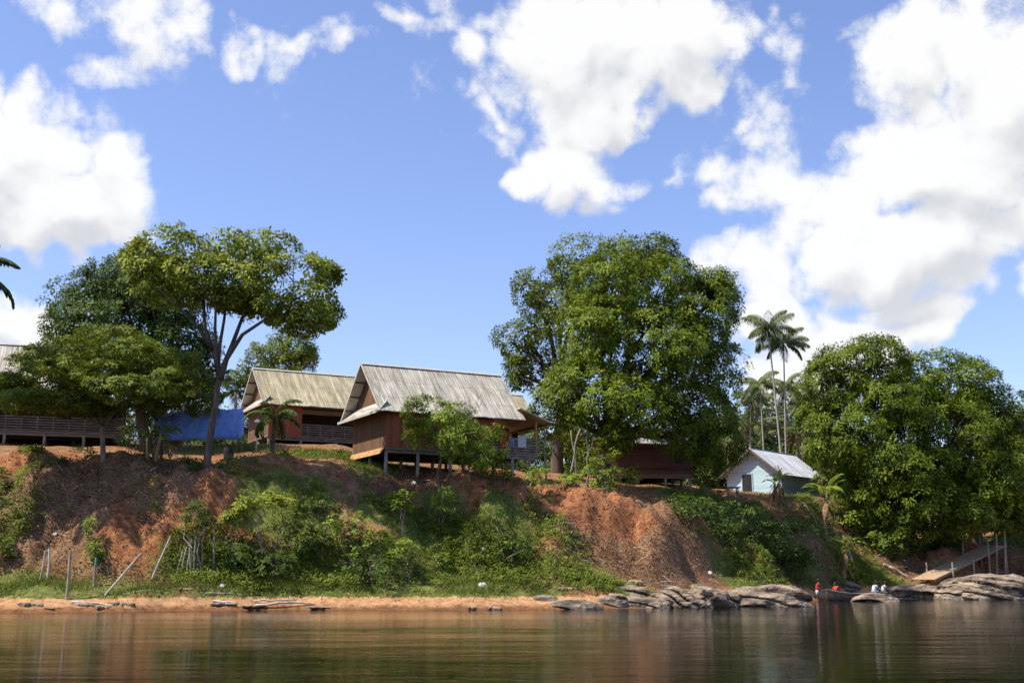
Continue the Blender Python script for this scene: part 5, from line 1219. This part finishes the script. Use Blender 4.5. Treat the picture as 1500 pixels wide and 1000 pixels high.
def canoe_pt(s): return np.array([cn_c[0] + math.cos(cang)*s*clen/2, cn_c[1] + math.sin(cang)*s*clen/2, .345])
pq = Pz(1198, 879, 0); 
person('person in a red shirt and pale shorts standing in the shallows by the rocks', (pq[0], pq[1], -.22), math.radians(-20), STAND, 'red_cloth', 'white_cloth', .95)
person('person in an orange red shirt seated at the near end of the canoe', canoe_pt(-.68) + UP*0, math.radians(200), SIT, 'orange_cloth', 'blue_cloth', .92)
person('person in a white shirt seated in the canoe, left of the pair', canoe_pt(.35), math.radians(10), SIT, 'white_cloth', 'blue_cloth', 1.0)
person('person in a white top with black shorts at the right end of the canoe', canoe_pt(.62), math.radians(-15), SIT, 'white_cloth', 'black', 1.0)

# ------------------------------------------------------------------ ground cover: grass, litter, twigs
def scatter(n, spec, jitter=1.0):
    out = []
    areas = np.array([rx * ry for (_, _, rx, ry) in spec], float); areas /= areas.sum()
    for (px, py, rx, ry), a_ in zip(spec, areas):
        c = G(px, py); m_ = int(n * a_); u = RNG.normal(size=(m_, 2)) * .55
        x = c[0] + u[:, 0] * rx * c[1] / F_PX; y = c[1] + u[:, 1] * ry
        out.append(np.stack([x, y], -1))
    q = np.vstack(out); z = gz(q[:, 0], q[:, 1]); ok = z > .66 + RNG.normal(0, .14, len(z))
    return np.column_stack([q, z])[ok]
def blades(pts, h, wd_, lean=.5):
    n = len(pts); d = nrm(np.column_stack([RNG.normal(0, lean, (n, 2)), np.ones(n)])); hh = (h * RNG.uniform(.5, 1.3, n))[:, None]
    s = nrm(np.cross(d, rand_unit(n))) * wd_
    return np.stack([pts - s, pts + s, pts + d * hh + np.column_stack([RNG.normal(0, .05, (n, 2)), np.zeros(n)])], 1)
gp = scatter(110000, TURF); pt = fbm(gp * np.array([.5, .5, 0]) + 5, 3); gp = gp[pt > -.35 + RNG.uniform(-.3, .3, len(gp))]
V = blades(gp, .22, .018); quads_t = np.clip(.5 + .5 * fbm(gp * np.array([.4, .4, 0]) + 90, 3) + RNG.normal(0, .2, len(gp)), 0, 1)
tall = gp[RNG.random(len(gp)) < .10]; V = np.concatenate([V, blades(tall, .48, .022, .8)]); quads_t = np.concatenate([quads_t, np.clip(RNG.normal(.55, .25, len(tall)), 0, 1)])
tag(quads('grass', V, 3, quads_t, M['grass']), 'green and straw coloured grass on the bank foot and slopes', 'grass', kind='stuff')
WEEDS = [(20,720,30,2),(1200,790,50,3),(300,725,90,3),(430,712,60,1.6),(240,800,50,1.5),(800,770,50,2.5),(1230,800,60,4),(30,780,50,2),(880,850,90,1.2),(640,785,45,2),(640,835,60,2.0),(700,815,60,2.0),(760,835,40,1.5),(740,770,30,1.6),(660,790,40,1.4),(480,842,110,1.6),(360,845,90,1.4),(1130,830,80,2.5),(1060,800,60,3),(560,745,30,1.2),(1260,845,50,1.5)]
wp = scatter(9000, WEEDS); wp = wp[fbm(wp * np.array([.45, .45, 0]) + 60, 3) > -.1]; C = wp + UP * .12; O = nrm(np.tile([[0, -.5, 1.0]], (len(C), 1)) + RNG.normal(0, .2, (len(C), 3)))
V, tt = clump_leaves(C, O, np.full(len(C), .24), 12, .17, .075, droop=.1)
tag(quads('weeds', V, 4, tt, M['leaf_olive']), 'low leafy weeds mixed into the grass at the bank foot', 'weeds', kind='stuff')
lp_ = scatter(60000, LITTER + [(1230,760,60,3),(950,775,40,1),(200,850,150,1.0),(640,700,120,3),(800,850,80,1.5)]); n = len(lp_)
ax = nrm(np.column_stack([RNG.normal(size=(n, 2)), RNG.normal(-.15, .35, n)])); nn = nrm(np.tile([[0, -.6, 1.0]], (n, 1)) + RNG.normal(0, .5, (n, 3)))
V = leaf_quads(lp_ + UP * RNG.uniform(.01, .12, (n, 1)), ax, nn, RNG.uniform(.05, .20, n), RNG.uniform(.02, .075, n))
tag(quads('dead_leaves', V, 4, np.clip(RNG.normal(.5, .3, n), 0, 1), M['dead_leaf']), 'brown dead leaves and twigs strewn over the steep bank', 'leaf litter', kind='stuff')
tw = scatter(260, LITTER); mb = MB()
for p in tw:
    d = nrm(np.array([RNG.normal(), RNG.normal(0, .6), RNG.normal(-.3, .5)])); mb.tube([p + UP*.1, p + UP*.14 + d*.4, p + UP*.1 + d * RNG.uniform(.5, 1.2)], [.016, .011, .004], 4)
for p in scatter(2600, LITTER + REDS + [(300,890,400,.5),(600,885,300,.5)]):
    r_ = RNG.uniform(.02, .10); q = rand_unit(6) * r_ * np.array([1.2, 1.2, .7]) + p
    u_ = np.array([[1,0,0],[-1,0,0],[0,1,0],[0,-1,0],[0,0,1],[0,0,-1.0]]) * r_ * RNG.uniform(.6, 1.3, (6, 1)) + p
    cl_ = globals().setdefault('clods', MB()); cl_.add(u_, [(0,2,4),(2,1,4),(1,3,4),(3,0,4),(2,0,5),(1,2,5),(3,1,5),(0,3,5)])
tag(clods.build('soil_clods', M['soil']), 'loose lumps of earth strewn over the bank and beach', 'clods', kind='stuff')
tag(mb.build('twig_debris', M['driftwood']), 'pale dry twigs scattered over the debris slopes', 'twigs', kind='stuff')
